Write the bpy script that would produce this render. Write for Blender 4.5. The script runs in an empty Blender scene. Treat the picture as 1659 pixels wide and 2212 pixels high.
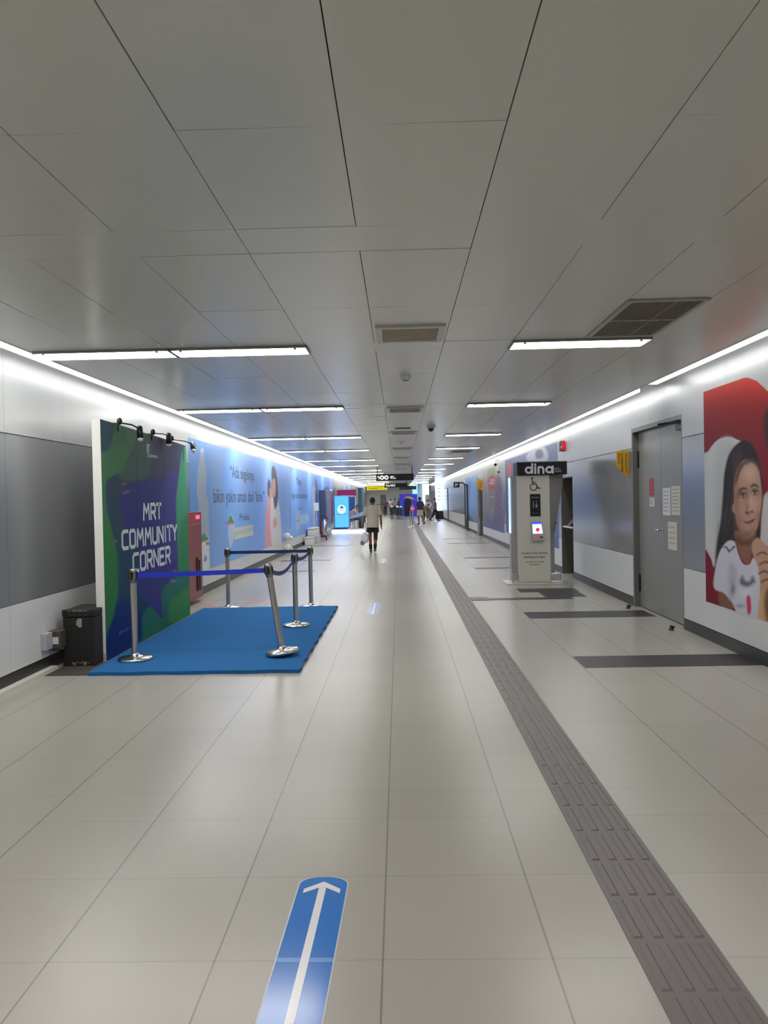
import bpy, bmesh, math, random
import numpy as np
from mathutils import Vector, Matrix, Euler
random.seed(7)
PI = math.pi
sc = bpy.context.scene
COL = sc.collection

# ------------------------------------------------------------------ camera
F = 1650.0; CX, CY = 829.5, 1106.0; EYE = 1.65
ROLL = 0.0200
def unroll(x, y):
    u = x-CX; v = -(y-CY); c, s = math.cos(ROLL), math.sin(ROLL)
    return u*c+v*s, -u*s+v*c
vu, vv = unroll(862, 1077)
YAW = math.atan2(vu, F); PIT = -math.atan2(vv*math.cos(YAW), F)
cy_, sy_ = math.cos(YAW), math.sin(YAW); cp_, sp_ = math.cos(PIT), math.sin(PIT)
FW = np.array([-sy_*cp_, cy_*cp_, sp_]); RT = np.array([cy_, sy_, 0.]); UP = np.cross(RT, FW)
CAM = np.array([0., 0., EYE])
def on(axis, val, x, y):
    """point of the plane axis=val that the photograph shows at pixel x, y"""
    u, v = unroll(x, y); d = FW*F+RT*u+UP*v
    return CAM+(val-CAM[axis])/d[axis]*d
def proj(p):
    q = np.asarray(p, float)-CAM; a = q@FW; u = F*(q@RT)/a; v = F*(q@UP)/a
    c, s = math.cos(ROLL), math.sin(ROLL)
    return CX+u*c-v*s, CY-(u*s+v*c)
cam = bpy.data.cameras.new('camera'); co = bpy.data.objects.new('camera', cam); COL.objects.link(co)
cam.sensor_fit = 'HORIZONTAL'; cam.sensor_width = 36.0; cam.lens = 36.0*F/1659.0
cam.clip_start = 0.05; cam.clip_end = 300
c, s = math.cos(ROLL), math.sin(ROLL)
rt2 = RT*c-UP*(-s)*(-1); up2 = UP*c+RT*(-s)*(-1)
# image right/up axes: a world vector RT lands on (c, s) in the picture, UP on (-s, c)
rt2 = RT*c-UP*s; up2 = RT*s+UP*c
M = Matrix(((rt2[0], up2[0], -FW[0], 0), (rt2[1], up2[1], -FW[1], 0), (rt2[2], up2[2], -FW[2], EYE), (0, 0, 0, 1)))
co.matrix_world = M
sc.camera = co
# ------------------------------------------------------------------ world, exposure
w = bpy.data.worlds.new('world'); sc.world = w; w.use_nodes = True
w.node_tree.nodes['Background'].inputs[0].default_value = (0.6, 0.65, 0.7, 1)
w.node_tree.nodes['Background'].inputs[1].default_value = 0.3
vs = sc.view_settings; vs.view_transform = 'Standard'; vs.look = 'None'; vs.gamma = 1.0; vs.use_curve_mapping = False
vs.exposure = 0.64
TUBE = 13.5       # strength of the ceiling tubes
COVE = 7.0       # strength of the cove tubes
XL, XR, CH = -3.55, 3.42, 3.0
Y0, Y1 = -7.0, 84.0

# ------------------------------------------------------------------ materials
def lin(c):
    return tuple(((v/255)/12.92 if v/255 <= .04045 else ((v/255+.055)/1.055)**2.4) for v in c)
MATS = {}
def mat(name, rgb, rough=.5, metal=0., emit=None, es=0., spec=.5, noise=None, coat=0., alpha=None):
    if name in MATS: return MATS[name]
    m = bpy.data.materials.new(name); m.use_nodes = True; nt = m.node_tree; b = nt.nodes['Principled BSDF']
    col = lin(rgb)+(1,)
    b.inputs['Base Color'].default_value = col; b.inputs['Roughness'].default_value = rough
    b.inputs['Metallic'].default_value = metal; b.inputs['Specular IOR Level'].default_value = spec
    b.inputs['Coat Weight'].default_value = coat
    if emit is not None:
        b.inputs['Emission Color'].default_value = lin(emit)+(1,); b.inputs['Emission Strength'].default_value = es
    if noise:
        sc_, amt = noise
        tc = nt.nodes.new('ShaderNodeTexCoord'); n = nt.nodes.new('ShaderNodeTexNoise'); n.inputs['Scale'].default_value = sc_
        n.inputs['Detail'].default_value = 4
        mx = nt.nodes.new('ShaderNodeMix'); mx.data_type = 'RGBA'; mx.inputs[6].default_value = tuple(v*(1-amt) for v in col[:3])+(1,)
        mx.inputs[7].default_value = tuple(min(1, v*(1+amt)) for v in col[:3])+(1,)
        nt.links.new(tc.outputs['Object'], n.inputs['Vector']); nt.links.new(n.outputs['Fac'], mx.inputs[0]); nt.links.new(mx.outputs[2], b.inputs['Base Color'])
    MATS[name] = m
    return m
def paintmat(name, rough=.35, emis=0.):
    m = bpy.data.materials.new(name); m.use_nodes = True; nt = m.node_tree; b = nt.nodes['Principled BSDF']
    a = nt.nodes.new('ShaderNodeAttribute'); a.attribute_name = 'Col'
    nt.links.new(a.outputs['Color'], b.inputs['Base Color']); b.inputs['Roughness'].default_value = rough+.08; b.inputs['Specular IOR Level'].default_value = .12
    if emis:
        nt.links.new(a.outputs['Color'], b.inputs['Emission Color']); b.inputs['Emission Strength'].default_value = emis
    return m
white = mat('white_paint', (225, 225, 222), .45)
offwhite = mat('off_white', (205, 205, 200), .5)
black = mat('black_plastic', (22, 22, 24), .4)
dark = mat('dark_gap', (35, 35, 36), .6)
steel = mat('brushed_steel', (208, 205, 200), .3, 1.)
chrome = mat('chrome', (220, 220, 220), .12, 1.)
lensm = mat('tube_light', (255, 255, 255), .5, emit=(254, 251, 245), es=TUBE)
covem = mat('cove_light', (255, 255, 255), .5, emit=(253, 252, 249), es=COVE)

# ------------------------------------------------------------------ mesh helpers
class MB:
    def __init__(s): s.v = []; s.f = []; s.m = []; s.sm = []
    def add(s, vs, fs, mi=0, smooth=False):
        o = len(s.v); s.v += [tuple(map(float, p)) for p in vs]
        for f in fs: s.f.append(tuple(o+i for i in f)); s.m.append(mi); s.sm.append(smooth)
        return s
    def box(s, a, b, mi=0, mtx=None):
        x0, y0, z0 = a; x1, y1, z1 = b
        if x0 > x1: x0, x1 = x1, x0
        if y0 > y1: y0, y1 = y1, y0
        if z0 > z1: z0, z1 = z1, z0
        vs = [(x0, y0, z0), (x1, y0, z0), (x1, y1, z0), (x0, y1, z0), (x0, y0, z1), (x1, y0, z1), (x1, y1, z1), (x0, y1, z1)]
        if mtx is not None: vs = [mtx@Vector(p) for p in vs]
        return s.add(vs, [(0, 3, 2, 1), (4, 5, 6, 7), (0, 1, 5, 4), (1, 2, 6, 5), (2, 3, 7, 6), (3, 0, 4, 7)], mi)
    def loft(s, pts, rad, seg=12, mi=0, cap=True, ref=(1, 0, 0)):
        P = [Vector(p) for p in pts]; n = len(P); vs = []
        for i in range(n):
            t = (P[min(i+1, n-1)]-P[max(i-1, 0)]).normalized()
            r = Vector(ref)
            if abs(t.dot(r)) > .9: r = Vector((0, 1, 0)) if abs(t.y) < .9 else Vector((0, 0, 1))
            a = (r-t*t.dot(r)).normalized(); b = t.cross(a)
            rx, ry = rad[i] if isinstance(rad[i], (tuple, list)) else (rad[i], rad[i])
            for k in range(seg):
                th = 2*PI*k/seg; vs.append(P[i]+a*(rx*math.cos(th))+b*(ry*math.sin(th)))
        fs = []
        for i in range(n-1):
            for k in range(seg):
                k2 = (k+1) % seg; fs.append((i*seg+k, i*seg+k2, (i+1)*seg+k2, (i+1)*seg+k))
        s.add(vs, fs, mi, True)
        if cap:
            s.add(vs[:seg], [tuple(reversed(range(seg)))], mi); s.add(vs[-seg:], [tuple(range(seg))], mi)
        return s
    def cyl(s, a, b, r, seg=20, mi=0, r2=None): return s.loft([a, b], [r, r if r2 is None else r2], seg, mi)
    def lathe(s, c, prof, seg=28, mi=0, mtx=None):
        vs = []
        for r, z in prof:
            for k in range(seg):
                th = 2*PI*k/seg; p = Vector((r*math.cos(th), r*math.sin(th), z))
                if mtx is not None: p = mtx@p
                vs.append((p.x+c[0], p.y+c[1], p.z+c[2]))
        fs = [(i*seg+k, i*seg+(k+1) % seg, (i+1)*seg+(k+1) % seg, (i+1)*seg+k) for i in range(len(prof)-1) for k in range(seg)]
        s.add(vs, fs, mi, True)
        return s
    def ball(s, c, r, seg=14, mi=0):
        rx, ry, rz = r if isinstance(r, (tuple, list)) else (r, r, r)
        n = 8; vs = []
        for i in range(n+1):
            ph = PI*i/n
            for k in range(seg):
                th = 2*PI*k/seg; vs.append((c[0]+rx*max(math.sin(ph), .001)*math.cos(th), c[1]+ry*max(math.sin(ph), .001)*math.sin(th), c[2]-rz*math.cos(ph)))
        fs = [(i*seg+k, i*seg+(k+1) % seg, (i+1)*seg+(k+1) % seg, (i+1)*seg+k) for i in range(n) for k in range(seg)]
        return s.add(vs, fs, mi, True)
    def prism(s, pts, nrm, t, mi=0):
        """closed polygon (3-D points, counter-clockwise seen from nrm) extruded backwards by t"""
        n = Vector(nrm); P = [Vector(p) for p in pts]; k = len(P)
        vs = P+[p-n*t for p in P]
        fs = [tuple(range(k)), tuple(reversed(range(k, 2*k)))]+[(i, i+k, (i+1) % k+k, (i+1) % k) for i in range(k)]
        return s.add(vs, fs, mi)
    def build(s, name, mats, parent=None, bevel=0):
        me = bpy.data.meshes.new(name); me.from_pydata(s.v, [], s.f); me.update()
        for m in (mats if isinstance(mats, (list, tuple)) else [mats]): me.materials.append(m)
        me.polygons.foreach_set('material_index', s.m); me.polygons.foreach_set('use_smooth', s.sm)
        o = bpy.data.objects.new(name, me); COL.objects.link(o)
        if parent is not None: attach(o, parent)
        if bevel:
            md = o.modifiers.new('bevel', 'BEVEL'); md.width = bevel; md.segments = 2; md.limit_method = 'ANGLE'
        return o
def attach(o, p):
    o.parent = p
    mm = Matrix.Translation(p.location)@p.rotation_euler.to_matrix().to_4x4()
    pp = p
    if p.parent is not None: mm = Matrix.Identity(4)          # parts keep an identity transform
    o.matrix_parent_inverse = mm.inverted()
def tag(o, label, cat, group=None, kind=None):
    o['label'] = label; o['category'] = cat
    if group: o['group'] = group
    if kind: o['kind'] = kind
    return o
def thing(name, label, cat, loc=(0, 0, 0), rot=(0, 0, 0), group=None):
    o = bpy.data.objects.new(name, None); COL.objects.link(o); o.location = loc; o.rotation_euler = rot; o.empty_display_size = .1
    return tag(o, label, cat, group)
def struct(o): o['kind'] = 'structure'; return o
def kids(o): return [c for c in bpy.data.objects if c.parent == o]
def dup(root, loc, label, family=None):
    fam = family if family is not None else [(c, kids(c)) for c in kids(root)]
    r = root.copy(); COL.objects.link(r); r.location = loc; r['label'] = label
    for ch, gs in fam:
        c = ch.copy(); COL.objects.link(c); c.parent = r; c.matrix_parent_inverse = ch.matrix_parent_inverse.copy()
        for g in gs:
            d = g.copy(); COL.objects.link(d); d.parent = c; d.matrix_parent_inverse = g.matrix_parent_inverse.copy()
    return r
def family(root): return [(c, kids(c)) for c in kids(root)]
def lettering(name, txt, O, U, V, wd, ht, m, parent=None, t=.002):
    """text squeezed into the box O + [0,wd]U + [0,ht]V, standing t proud of it"""
    cu = bpy.data.curves.new('t', 'FONT'); cu.body = txt; cu.extrude = .01; cu.align_x = 'CENTER'; cu.resolution_u = 3
    to = bpy.data.objects.new('t', cu); COL.objects.link(to); bpy.context.view_layer.update()
    dg = bpy.context.evaluated_depsgraph_get(); me = bpy.data.meshes.new_from_object(to.evaluated_get(dg))
    bpy.data.objects.remove(to)
    n = len(me.vertices); a = np.zeros(n*3); me.vertices.foreach_get('co', a); a = a.reshape(-1, 3)
    mn = a.min(0); mx = a.max(0); U = Vector(U); V = Vector(V); N = U.cross(V); O = Vector(O)
    for i, vtx in enumerate(me.vertices):
        q = (a[i]-mn)/np.maximum(mx-mn, 1e-6); vtx.co = O+U*(q[0]*wd)+V*(q[1]*ht)+N*(q[2]*t)
    me.materials.clear(); me.materials.append(m)
    o = bpy.data.objects.new(name, me); COL.objects.link(o)
    if parent is not None: attach(o, parent)
    return o
def stroke(mb, pts, O, U, V, wd, t=.003, mi=0, sx=1, sy=1, closed=False):
    """a flat pen line through 2-D points of a plane"""
    O = Vector(O); U = Vector(U); V = Vector(V); N = U.cross(V)
    pp = list(pts)+([pts[0]] if closed else [])
    for i in range(len(pp)-1):
        t += .00012
        a = Vector((pp[i][0]*sx, pp[i][1]*sy)); b = Vector((pp[i+1][0]*sx, pp[i+1][1]*sy)); d = (b-a)
        if d.length < 1e-6: continue
        d = d.normalized(); n = Vector((-d.y, d.x))*wd/2; a2 = a-d*wd*.35; b2 = b+d*wd*.35
        mb.prism([O+U*q.x+V*q.y+N*t for q in (a2-n, b2-n, b2+n, a2+n)], N, t*.8+.0001*i, mi)
# ------------------------------------------------------------------ printed pictures
class Paint:
    def __init__(s, px, py): s.x = px; s.y = py; s.c = np.zeros((len(px), 3)); s.k = (0, 0, 1.)
    def T(s, ox, oy, sc_): s.k = (ox, oy, sc_); return s
    def q(s, p): return (p[0]/s.k[2]+s.k[0], p[1]/s.k[2]+s.k[1])
    def fill(s, c): s.c[:] = lin(c)
    def grad(s, stops, axis='y'):
        a = s.y if axis == 'y' else s.x; xs = [k for k, _ in stops]; C = np.array([lin(c) for _, c in stops])
        for j in range(3): s.c[:, j] = np.interp(a, xs, C[:, j])
    def mix(s, al, c):
        al = al[:, None]; s.c = s.c*(1-al)+np.array(lin(c))*al
    def poly(s, pts, c, soft=1., k=1., smooth=True):
        P = [s.q(p) for p in pts]
        if smooth and len(P) > 3:
            Q = []; n = len(P)
            for i in range(n):
                p0, p1, p2, p3 = [np.array(P[(i+j) % n]) for j in (-1, 0, 1, 2)]
                for t in (0, .25, .5, .75):
                    Q.append(.5*((2*p1)+(-p0+p2)*t+(2*p0-5*p1+4*p2-p3)*t*t+(-p0+3*p1-3*p2+p3)*t**3))
            P = Q
        P = np.array(P, float); n = len(P); d2 = np.full(len(s.x), 1e9); ins = np.zeros(len(s.x), bool)
        for i in range(n):
            a = P[i]; b = P[(i+1) % n]; e = b-a; L = max(e@e, 1e-9)
            t = np.clip(((s.x-a[0])*e[0]+(s.y-a[1])*e[1])/L, 0, 1)
            dx = s.x-a[0]-t*e[0]; dy = s.y-a[1]-t*e[1]; d2 = np.minimum(d2, dx*dx+dy*dy)
            cr = ((a[1] > s.y) != (b[1] > s.y))
            if abs(e[1]) > 1e-9: ins ^= cr & (s.x < e[0]*(s.y-a[1])/e[1]+a[0])
        d = np.sqrt(d2)*np.where(ins, 1, -1)
        s.mix(np.clip(d/(2*soft)+.5, 0, 1)*k, c)
    def blob(s, cx, cy, rx, ry, c, k=1.):
        cx, cy = s.q((cx, cy)); rx /= s.k[2]; ry /= s.k[2]
        s.mix(np.exp(-(((s.x-cx)/rx)**2+((s.y-cy)/ry)**2))*k, c)
def printed(name, x, side, ys, zb, zt, nz, fn, m, parent=None, t=.004, back=None):
    """a print on a wall plane x; side +1 faces +x. ys: columns; zb, zt: bottom and top height as functions of y"""
    ny = len(ys); xf = x+side*t; V = []
    for y in ys:
        b, tp = zb(y), zt(y)
        for j in range(nz): V.append((xf, y, b+(tp-b)*j/(nz-1)))
    A = np.array(V); P = np.array([proj(p) for p in A]); pt = Paint(P[:, 0], P[:, 1]); fn(pt)
    Fc = []
    for i in range(ny-1):
        for j in range(nz-1):
            a = i*nz+j; q = (a, a+nz, a+nz+1, a+1); Fc.append(q if side > 0 else q[::-1])
    # rim back to the wall
    rim = [i*nz for i in range(ny)]+[(ny-1)*nz+j for j in range(1, nz)]+[i*nz+nz-1 for i in range(ny-2, -1, -1)]+[j for j in range(nz-2, 0, -1)]
    o0 = len(V); V += [(x, V[i][1], V[i][2]) for i in rim]; n = len(rim)
    for i in range(n):
        q = (rim[i], o0+i, o0+(i+1) % n, rim[(i+1) % n]); Fc.append(q if side > 0 else q[::-1])
    me = bpy.data.meshes.new(name); me.from_pydata(V, [], Fc); me.update()
    at = me.attributes.new('Col', 'FLOAT_COLOR', 'POINT')
    C = np.ones((len(V), 4)); C[:len(A), :3] = np.clip(pt.c, 0, 1); C[len(A):, :3] = C[rim, :3]
    at.data.foreach_set('color', C.ravel()); me.materials.append(m)
    o = bpy.data.objects.new(name, me); COL.objects.link(o)
    if parent is not None: attach(o, parent)
    return o
def cols(x, a, b, n, yy=1080): return [float(on(0, x, a+(b-a)*i/(n-1), yy)[1]) for i in range(n)]
def wl(x, px, py): p = on(0, x, px, py); return float(p[1]), float(p[2])

# ================================================================== STRUCTURE
def floor_material():
    m = bpy.data.materials.new('floor_tiles'); m.use_nodes = True; nt = m.node_tree; N = nt.nodes; L = nt.links; b = N['Principled BSDF']
    def mth(op, a, b_=None, c_=None):
        n = N.new('ShaderNodeMath'); n.operation = op
        for i, v in enumerate((a, b_, c_)):
            if v is None: continue
            if isinstance(v, (int, float)): n.inputs[i].default_value = v
            else: L.new(v, n.inputs[i])
        return n.outputs[0]
    tc = N.new('ShaderNodeTexCoord'); sp = N.new('ShaderNodeSeparateXYZ'); L.new(tc.outputs['Object'], sp.inputs[0])
    X, Y = sp.outputs[0], sp.outputs[1]
    def lines(v, off, per, half):
        u = mth('DIVIDE', mth('SUBTRACT', v, off), per); fr = mth('FRACT', mth('ADD', u, 100.5)); d = mth('MULTIPLY', mth('ABSOLUTE', mth('SUBTRACT', fr, .5)), per)
        mr = N.new('ShaderNodeMapRange'); L.new(d, mr.inputs[0]); mr.inputs[1].default_value = half*.5; mr.inputs[2].default_value = half*1.5; mr.inputs[3].default_value = 1; mr.inputs[4].default_value = 0
        return mr.outputs[0], mth('FLOOR', mth('ADD', u, 100))
    lx, ix = lines(X, -.09, .606, .0035)
    near = mth('LESS_THAN', Y, 4.09)
    y2 = mth('SUBTRACT', Y, mth('MULTIPLY', near, .247))
    ly, iy = lines(y2, 4.28, .607, .003)
    wn = N.new('ShaderNodeTexWhiteNoise'); wn.noise_dimensions = '2D'; cb = N.new('ShaderNodeCombineXYZ'); L.new(ix, cb.inputs[0]); L.new(iy, cb.inputs[1]); L.new(cb.outputs[0], wn.inputs[0])
    nz = N.new('ShaderNodeTexNoise'); nz.inputs['Scale'].default_value = 1.3; nz.inputs['Detail'].default_value = 6; L.new(tc.outputs['Object'], nz.inputs['Vector'])
    nf = N.new('ShaderNodeTexNoise'); nf.inputs['Scale'].default_value = 220; L.new(tc.outputs['Object'], nf.inputs['Vector'])
    v = mth('ADD', mth('ADD', .955, mth('MULTIPLY', wn.outputs[0], .03)), mth('ADD', mth('MULTIPLY', nz.outputs[0], .05), mth('MULTIPLY', nf.outputs[0], .03)))
    v = mth('MULTIPLY', v, mth('SUBTRACT', 1, mth('ADD', mth('MULTIPLY', lx, .45), mth('MULTIPLY', ly, .16))))
    vm = N.new('ShaderNodeVectorMath'); vm.operation = 'SCALE'; vm.inputs[0].default_value = lin((166, 162, 155)); L.new(v, vm.inputs['Scale'])
    L.new(vm.outputs[0], b.inputs['Base Color'])
    b.inputs['Specular IOR Level'].default_value = .5
    mr = N.new('ShaderNodeMapRange'); L.new(nz.outputs[0], mr.inputs[0]); b.inputs['Roughness'].default_value = .27; N.remove(mr)
    return m
struct(MB().box((XL-.3, Y0, -.1), (XR+.6, Y1+.2, 0)).build('floor', floor_material()))

# ceiling: metal pans with open joints below a dark void
LY = [-2.95, 1.4, 6.64, 11.0, 16.25, 20.6, 25.8, 30.2, 35.4, 39.8, 45.0, 49.4, 54.6, 59.0, 64.2, 68.6, 73.8, 78.2]
BW = .36
def ceiling():
    pan = mat('ceiling_pans', (222, 223, 215), .24, .0, spec=.6); mb = MB()
    ye = []; bands = [(y, y+BW) for y in LY]+[(3.8, 4.18)]; bands.sort()
    y = Y0; rows = []
    for a, b in bands+[(Y1, Y1)]:
        n = max(1, round((a-y)/1.22)); n = n if (a-y)/n < 1.4 else n+1
        for i in range(n): rows.append((y+(a-y)*i/n, y+(a-y)*(i+1)/n, False))
        if b > a: rows.append((a, b, True))
        y = b
    xs = [-3.21, -2.6, -2.0, -1.393, -.79, -.187, .416, 1.02, 1.62, 2.2, 3.09]
    for a, b, bd in rows:
        xx = [-3.21, -.79, .416, 3.09] if bd else xs
        for i in range(len(xx)-1):
            g = .0024; x0, x1 = xx[i]+g, xx[i+1]-g; ty = random.uniform(-.0012, .0012); tx = random.uniform(-.0010, .0010)
            z = lambda px, py: CH+.0015+tx*(1 if px > x0+.01 else -1)+ty*(1 if py > a+.1 else -1)
            q = [(x0, a+.0009), (x1, a+.0009), (x1, b-.0009), (x0, b-.0009)]
            vs = [(px, py, z(px, py)) for px, py in q]+[(px, py, CH+.03) for px, py in q]
            mb.add(vs, [(0, 3, 2, 1), (4, 5, 6, 7), (0, 1, 5, 4), (1, 2, 6, 5), (2, 3, 7, 6), (3, 0, 4, 7)])
    mb.box((-3.21, Y0, CH+.03), (3.09, Y1, CH+.05), 1)
    # edge lips beside the coves, soffit above them
    mb.box((-3.225, Y0, CH-.004), (-3.205, Y1, CH+.06), 0); mb.box((3.085, Y0, CH-.004), (3.105, Y1, CH+.06), 0)
    mb.box((XL-.25, Y0, CH+.2), (XR+.6, Y1, CH+.25), 2)
    return struct(mb.build('ceiling', [pan, dark, white]))
ceiling()

panel_up = mat('wall_panel_light', (168, 171, 172), .32, .32)
panel_mid = mat('wall_panel_grey', (138, 140, 143), .24, .5)
panel_low = mat('wall_panel_lower', (208, 211, 212), .4, .05)
plinth = mat('plinth_dark', (44, 43, 44), .4)
def wall(name, x, side, openings, off):
    """side: +1 when the wall faces +x. openings: (y0, y1, ztop)"""
    mb = MB(); G = .003; T = .025
    js = sorted(set([Y0, Y1]+[off+1.223*k for k in range(-12, 70) if Y0 < off+1.223*k < Y1]+[v for o in openings for v in o[:2]]))
    segs = []
    for a, b in zip(js[:-1], js[1:]):
        if b-a < .08 and segs: segs[-1] = (segs[-1][0], b); continue
        segs.append((a, b))
    for a, b in segs:
        mid = (a+b)/2; zt = 0
        for o in openings:
            if o[0] < mid < o[1]: zt = o[2]
        for z0, z1, mi in ((.14, .745, 2), (.75, 2.31, 1), (2.318, 3.195, 0)):
            z0 = max(z0, zt)
            if z1-z0 < .02: continue
            if b-a < .01: continue
            mb.box((x, a+G/2, z0), (x-side*T, b-G/2, z1), mi)
        zb = zt if zt else 0
        mb.box((x-side*T, a, max(zb, .0)), (x-side*.2, b, CH+.2), 3)
    return struct(mb.build(name, [panel_up, panel_mid, panel_low, dark]))
# left wall carries no openings, the right one a door recess, an alcove and two far niches
wall('wall_left', XL, 1, [], 6.84)
DOOR = (9.28, 11.28, 2.60); ALC = (15.12, 16.2, 2.02); N3 = (31.4, 32.6, 2.35); N4 = (38.9, 40.1, 2.3); N5 = (53, 54.2, 2.3)
wall('wall_right', XR, -1, [DOOR, ALC, N3, N4, N5], 8.03)
def base(name, x, side, gaps):
    mb = MB(); y = Y0
    for g in sorted(gaps)+[(Y1, Y1, 0)]:
        mb.box((x-side*.001, y, .0), (x-side*.024, g[0], .132)); y = g[1]
    return struct(mb.build(name, plinth))
base('baseboard_left', XL, 1, []); base('baseboard_right', XR, -1, [DOOR, ALC, N3, N4, N5])
struct(MB().box((XL, Y0, 0), (XL+.075, 7.62, .035)).build('trim_1', mat('floor_channel', (205, 202, 196), .4)))
struct(MB().box((XL-.2, Y1, 0), (XR+.2, Y1+.2, CH+.2)).build('wall_end', mat('end_wall', (236, 236, 232), .6)))
struct(MB().box((XL-.2, Y0-.2, 0), (XR+.2, Y0, CH+.2)).build('wall_back', mat('back_wall', (170, 170, 168), .5)))
# dark stone inlays in the floor
inl = mat('dark_stone_inlay', (40, 37, 37), .4, noise=(60, .12))
for i, (x0, x1, a, b) in enumerate([(1.74, XR, 7.29, 7.82), (1.73, XR, 10.29, 10.86), (1.41, 2.75, 12.17, 12.42), (2.35, 3.02, 12.421, 13.099), (2.05, 3.06, 13.1, 13.62),
                                    (1.72, 3.2, 17.5, 17.85), (1.72, 3.2, 20.6, 20.95), (-3.3, -2.0, 17.6, 17.95), (-3.3, -1.9, 20.7, 21.1), (-3.3, -1.8, 27.2, 27.6), (1.72, 3.2, 27.2, 27.6), (1.72, 3.2, 30.3, 30.7)]):
    struct(MB().box((x0, a, 0), (x1, b, .0012)).build('trim_%d' % (i+2), inl))
# tactile guide path
def tactile():
    mb = MB(); m = mat('tactile_grey', (106, 99, 98), .42, noise=(90, .08)); x0, x1 = .815, 1.12
    mb.box((x0, Y0+.3, 0), (x1, 70, .003))
    y = 2.5-.305*30
    while y < 66:
        if y > Y0+.4:
            for k in range(4):
                cx = x0+.04+k*.075; a = y+.014; b = y+.291; h = .003; t = .0075
                vs = [(cx-.02, a, h), (cx+.02, a, h), (cx+.02, b, h), (cx-.02, b, h), (cx-.012, a+.01, t), (cx+.012, a+.01, t), (cx+.012, b-.01, t), (cx-.012, b-.01, t)]
                mb.add(vs, [(4, 5, 6, 7), (0, 1, 5, 4), (1, 2, 6, 5), (2, 3, 7, 6), (3, 0, 4, 7)], 0)
        y += .305
    # branch with ribs across, at the turn to the help point
    mb.box((.815, 12.16, .003), (1.42, 12.56, .0042))
    for k in range(10):
        cx = .86+k*.058; mb.box((cx-.012, 12.19, .003), (cx+.012, 12.53, .0085))
    o = mb.build('tactile_path', m)
    return tag(o, 'long dark grey ribbed tactile guide path running down the floor of the corridor', 'tactile paving')
tactile()

# ================================================================== CEILING FIXTURES
ORD = ['first', 'second', 'third', 'fourth', 'fifth', 'sixth', 'seventh', 'eighth', 'ninth', 'tenth', 'eleventh', 'twelfth', 'thirteenth', 'fourteenth', 'fifteenth', 'sixteenth', 'seventeenth', 'eighteenth']
def make_light(x0, x1, y):
    z = CH
    r = thing('ceiling_light', '', 'ceiling light', ((x0+x1)/2, y+.17, z-.03), group='white tube lights across the corridor ceiling')
    f = MB(); a, b = y+.01, y+.335
    f.box((x0, a, z-.022), (x1, a+.012, z)); f.box((x0, b-.012, z-.022), (x1, b, z)); f.box((x0, a, z-.022), (x0+.012, b, z)); f.box((x1-.012, a, z-.022), (x1, b, z)); f.box((x0, a, z-.006), (x1, b, z))
    f.build('frame', mat('light_frame', (150, 150, 150), .4), r)
    d = MB(); d.add([(x0+.014, a+.014, z-.012), (x1-.014, a+.014, z-.012), (x1-.014, b-.014, z-.012), (x0+.014, b-.014, z-.012), (x0+.05, a+.05, z-.026), (x1-.05, a+.05, z-.026), (x1-.05, b-.05, z-.026), (x0+.05, b-.05, z-.026)],
                    [(4, 7, 6, 5), (0, 4, 5, 1), (1, 5, 6, 2), (2, 6, 7, 3), (3, 7, 4, 0)])
    d.build('diffuser', lensm, r)
    for xx in (x0+.1, x1-.1):
        MB().box((xx-.012, a-.006, z-.034), (xx+.012, a+.03, z-.02)).build('clip', white, r)
    return r
protoL = make_light(-3.19, -1.99, 6.64); famL = family(protoL)
names = ['outer left tube light beside the left cove', 'inner left tube light near the middle', 'lone right tube light']
xc = [-2.59, -1.38, 1.615]
first = True
vis = [y for y in LY if y > 5]
for j, y in enumerate(LY):
    for i, X in enumerate(xc):
        n = vis.index(y) if y in vis else None
        if n is None:
            if y < 0: continue
            lab = '%s overhead, out of frame' % names[i]
        else: lab = '%s in the %s row from the viewer' % (names[i], ORD[n])
        if n == 0 and i == 0: protoL['label'] = lab; continue
        dup(protoL, (X, y+.17, CH-.03), lab, famL)
# cove lights over the two walls
def make_cove(xa, xb, y, ln, nm, grp):
    r = thing('cove_light', '', 'cove light', ((xa+xb)/2, y+ln/2, CH+.10), group=grp)
    MB().box((xa, y+.008, CH+.001), (xb, y+ln-.008, CH+.055)).build('diffuser', covem, r)
    MB().box((xa-.006, y, CH+.056), (xb+.006, y+ln, CH+.075)).box((xa-.006 if xa < 0 else xb+.001, y, CH-.004), (xa-.001 if xa < 0 else xb+.006, y+ln, CH+.028)).build('housing', mat('cove_housing', (150, 150, 150), .5), r)
    return r
for side, xa, xb in (('left', -3.345, -3.228), ('right', 3.108, 3.215)):
    ys = []; y = 9.75-2.4*7 if side == 'left' else 9.55-2.4*7
    while y < Y1-2.5:
        if y > -5.2: ys.append(y)
        y += 2.4
        if side == 'right' and abs(y-9.55) < .01: y = 10.2; ys_gap = True; ys.append(9.55-2.4) if 9.55-2.4 not in ys else None
    ys = sorted(set(round(v, 3) for v in ys))
    p = None
    vis2 = [v for v in ys if v > 4.4]
    for v in ys:
        grp = 'cove lights along the %s wall' % side
        if v in vis2 and vis2.index(v) < 10: lab = 'white cove light over the %s wall, %s visible length from the viewer' % (side, ORD[vis2.index(v)])
        elif v in vis2: lab = 'white cove light far down the %s wall, one of a continuous row' % side
        else: lab = 'white cove light over the %s wall, out of frame near the viewer' % side
        if v not in vis2: grp = 'near cove lights over the %s wall' % side
        if p is None:
            p = make_cove(xa, xb, v, 2.4, '', grp); fam = family(p); p['label'] = lab; q = p
        else: q = dup(p, ((xa+xb)/2, v+1.2, CH+.10), lab, fam)
        q['group'] = ('far ' if 'far down' in lab else '')+grp
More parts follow.
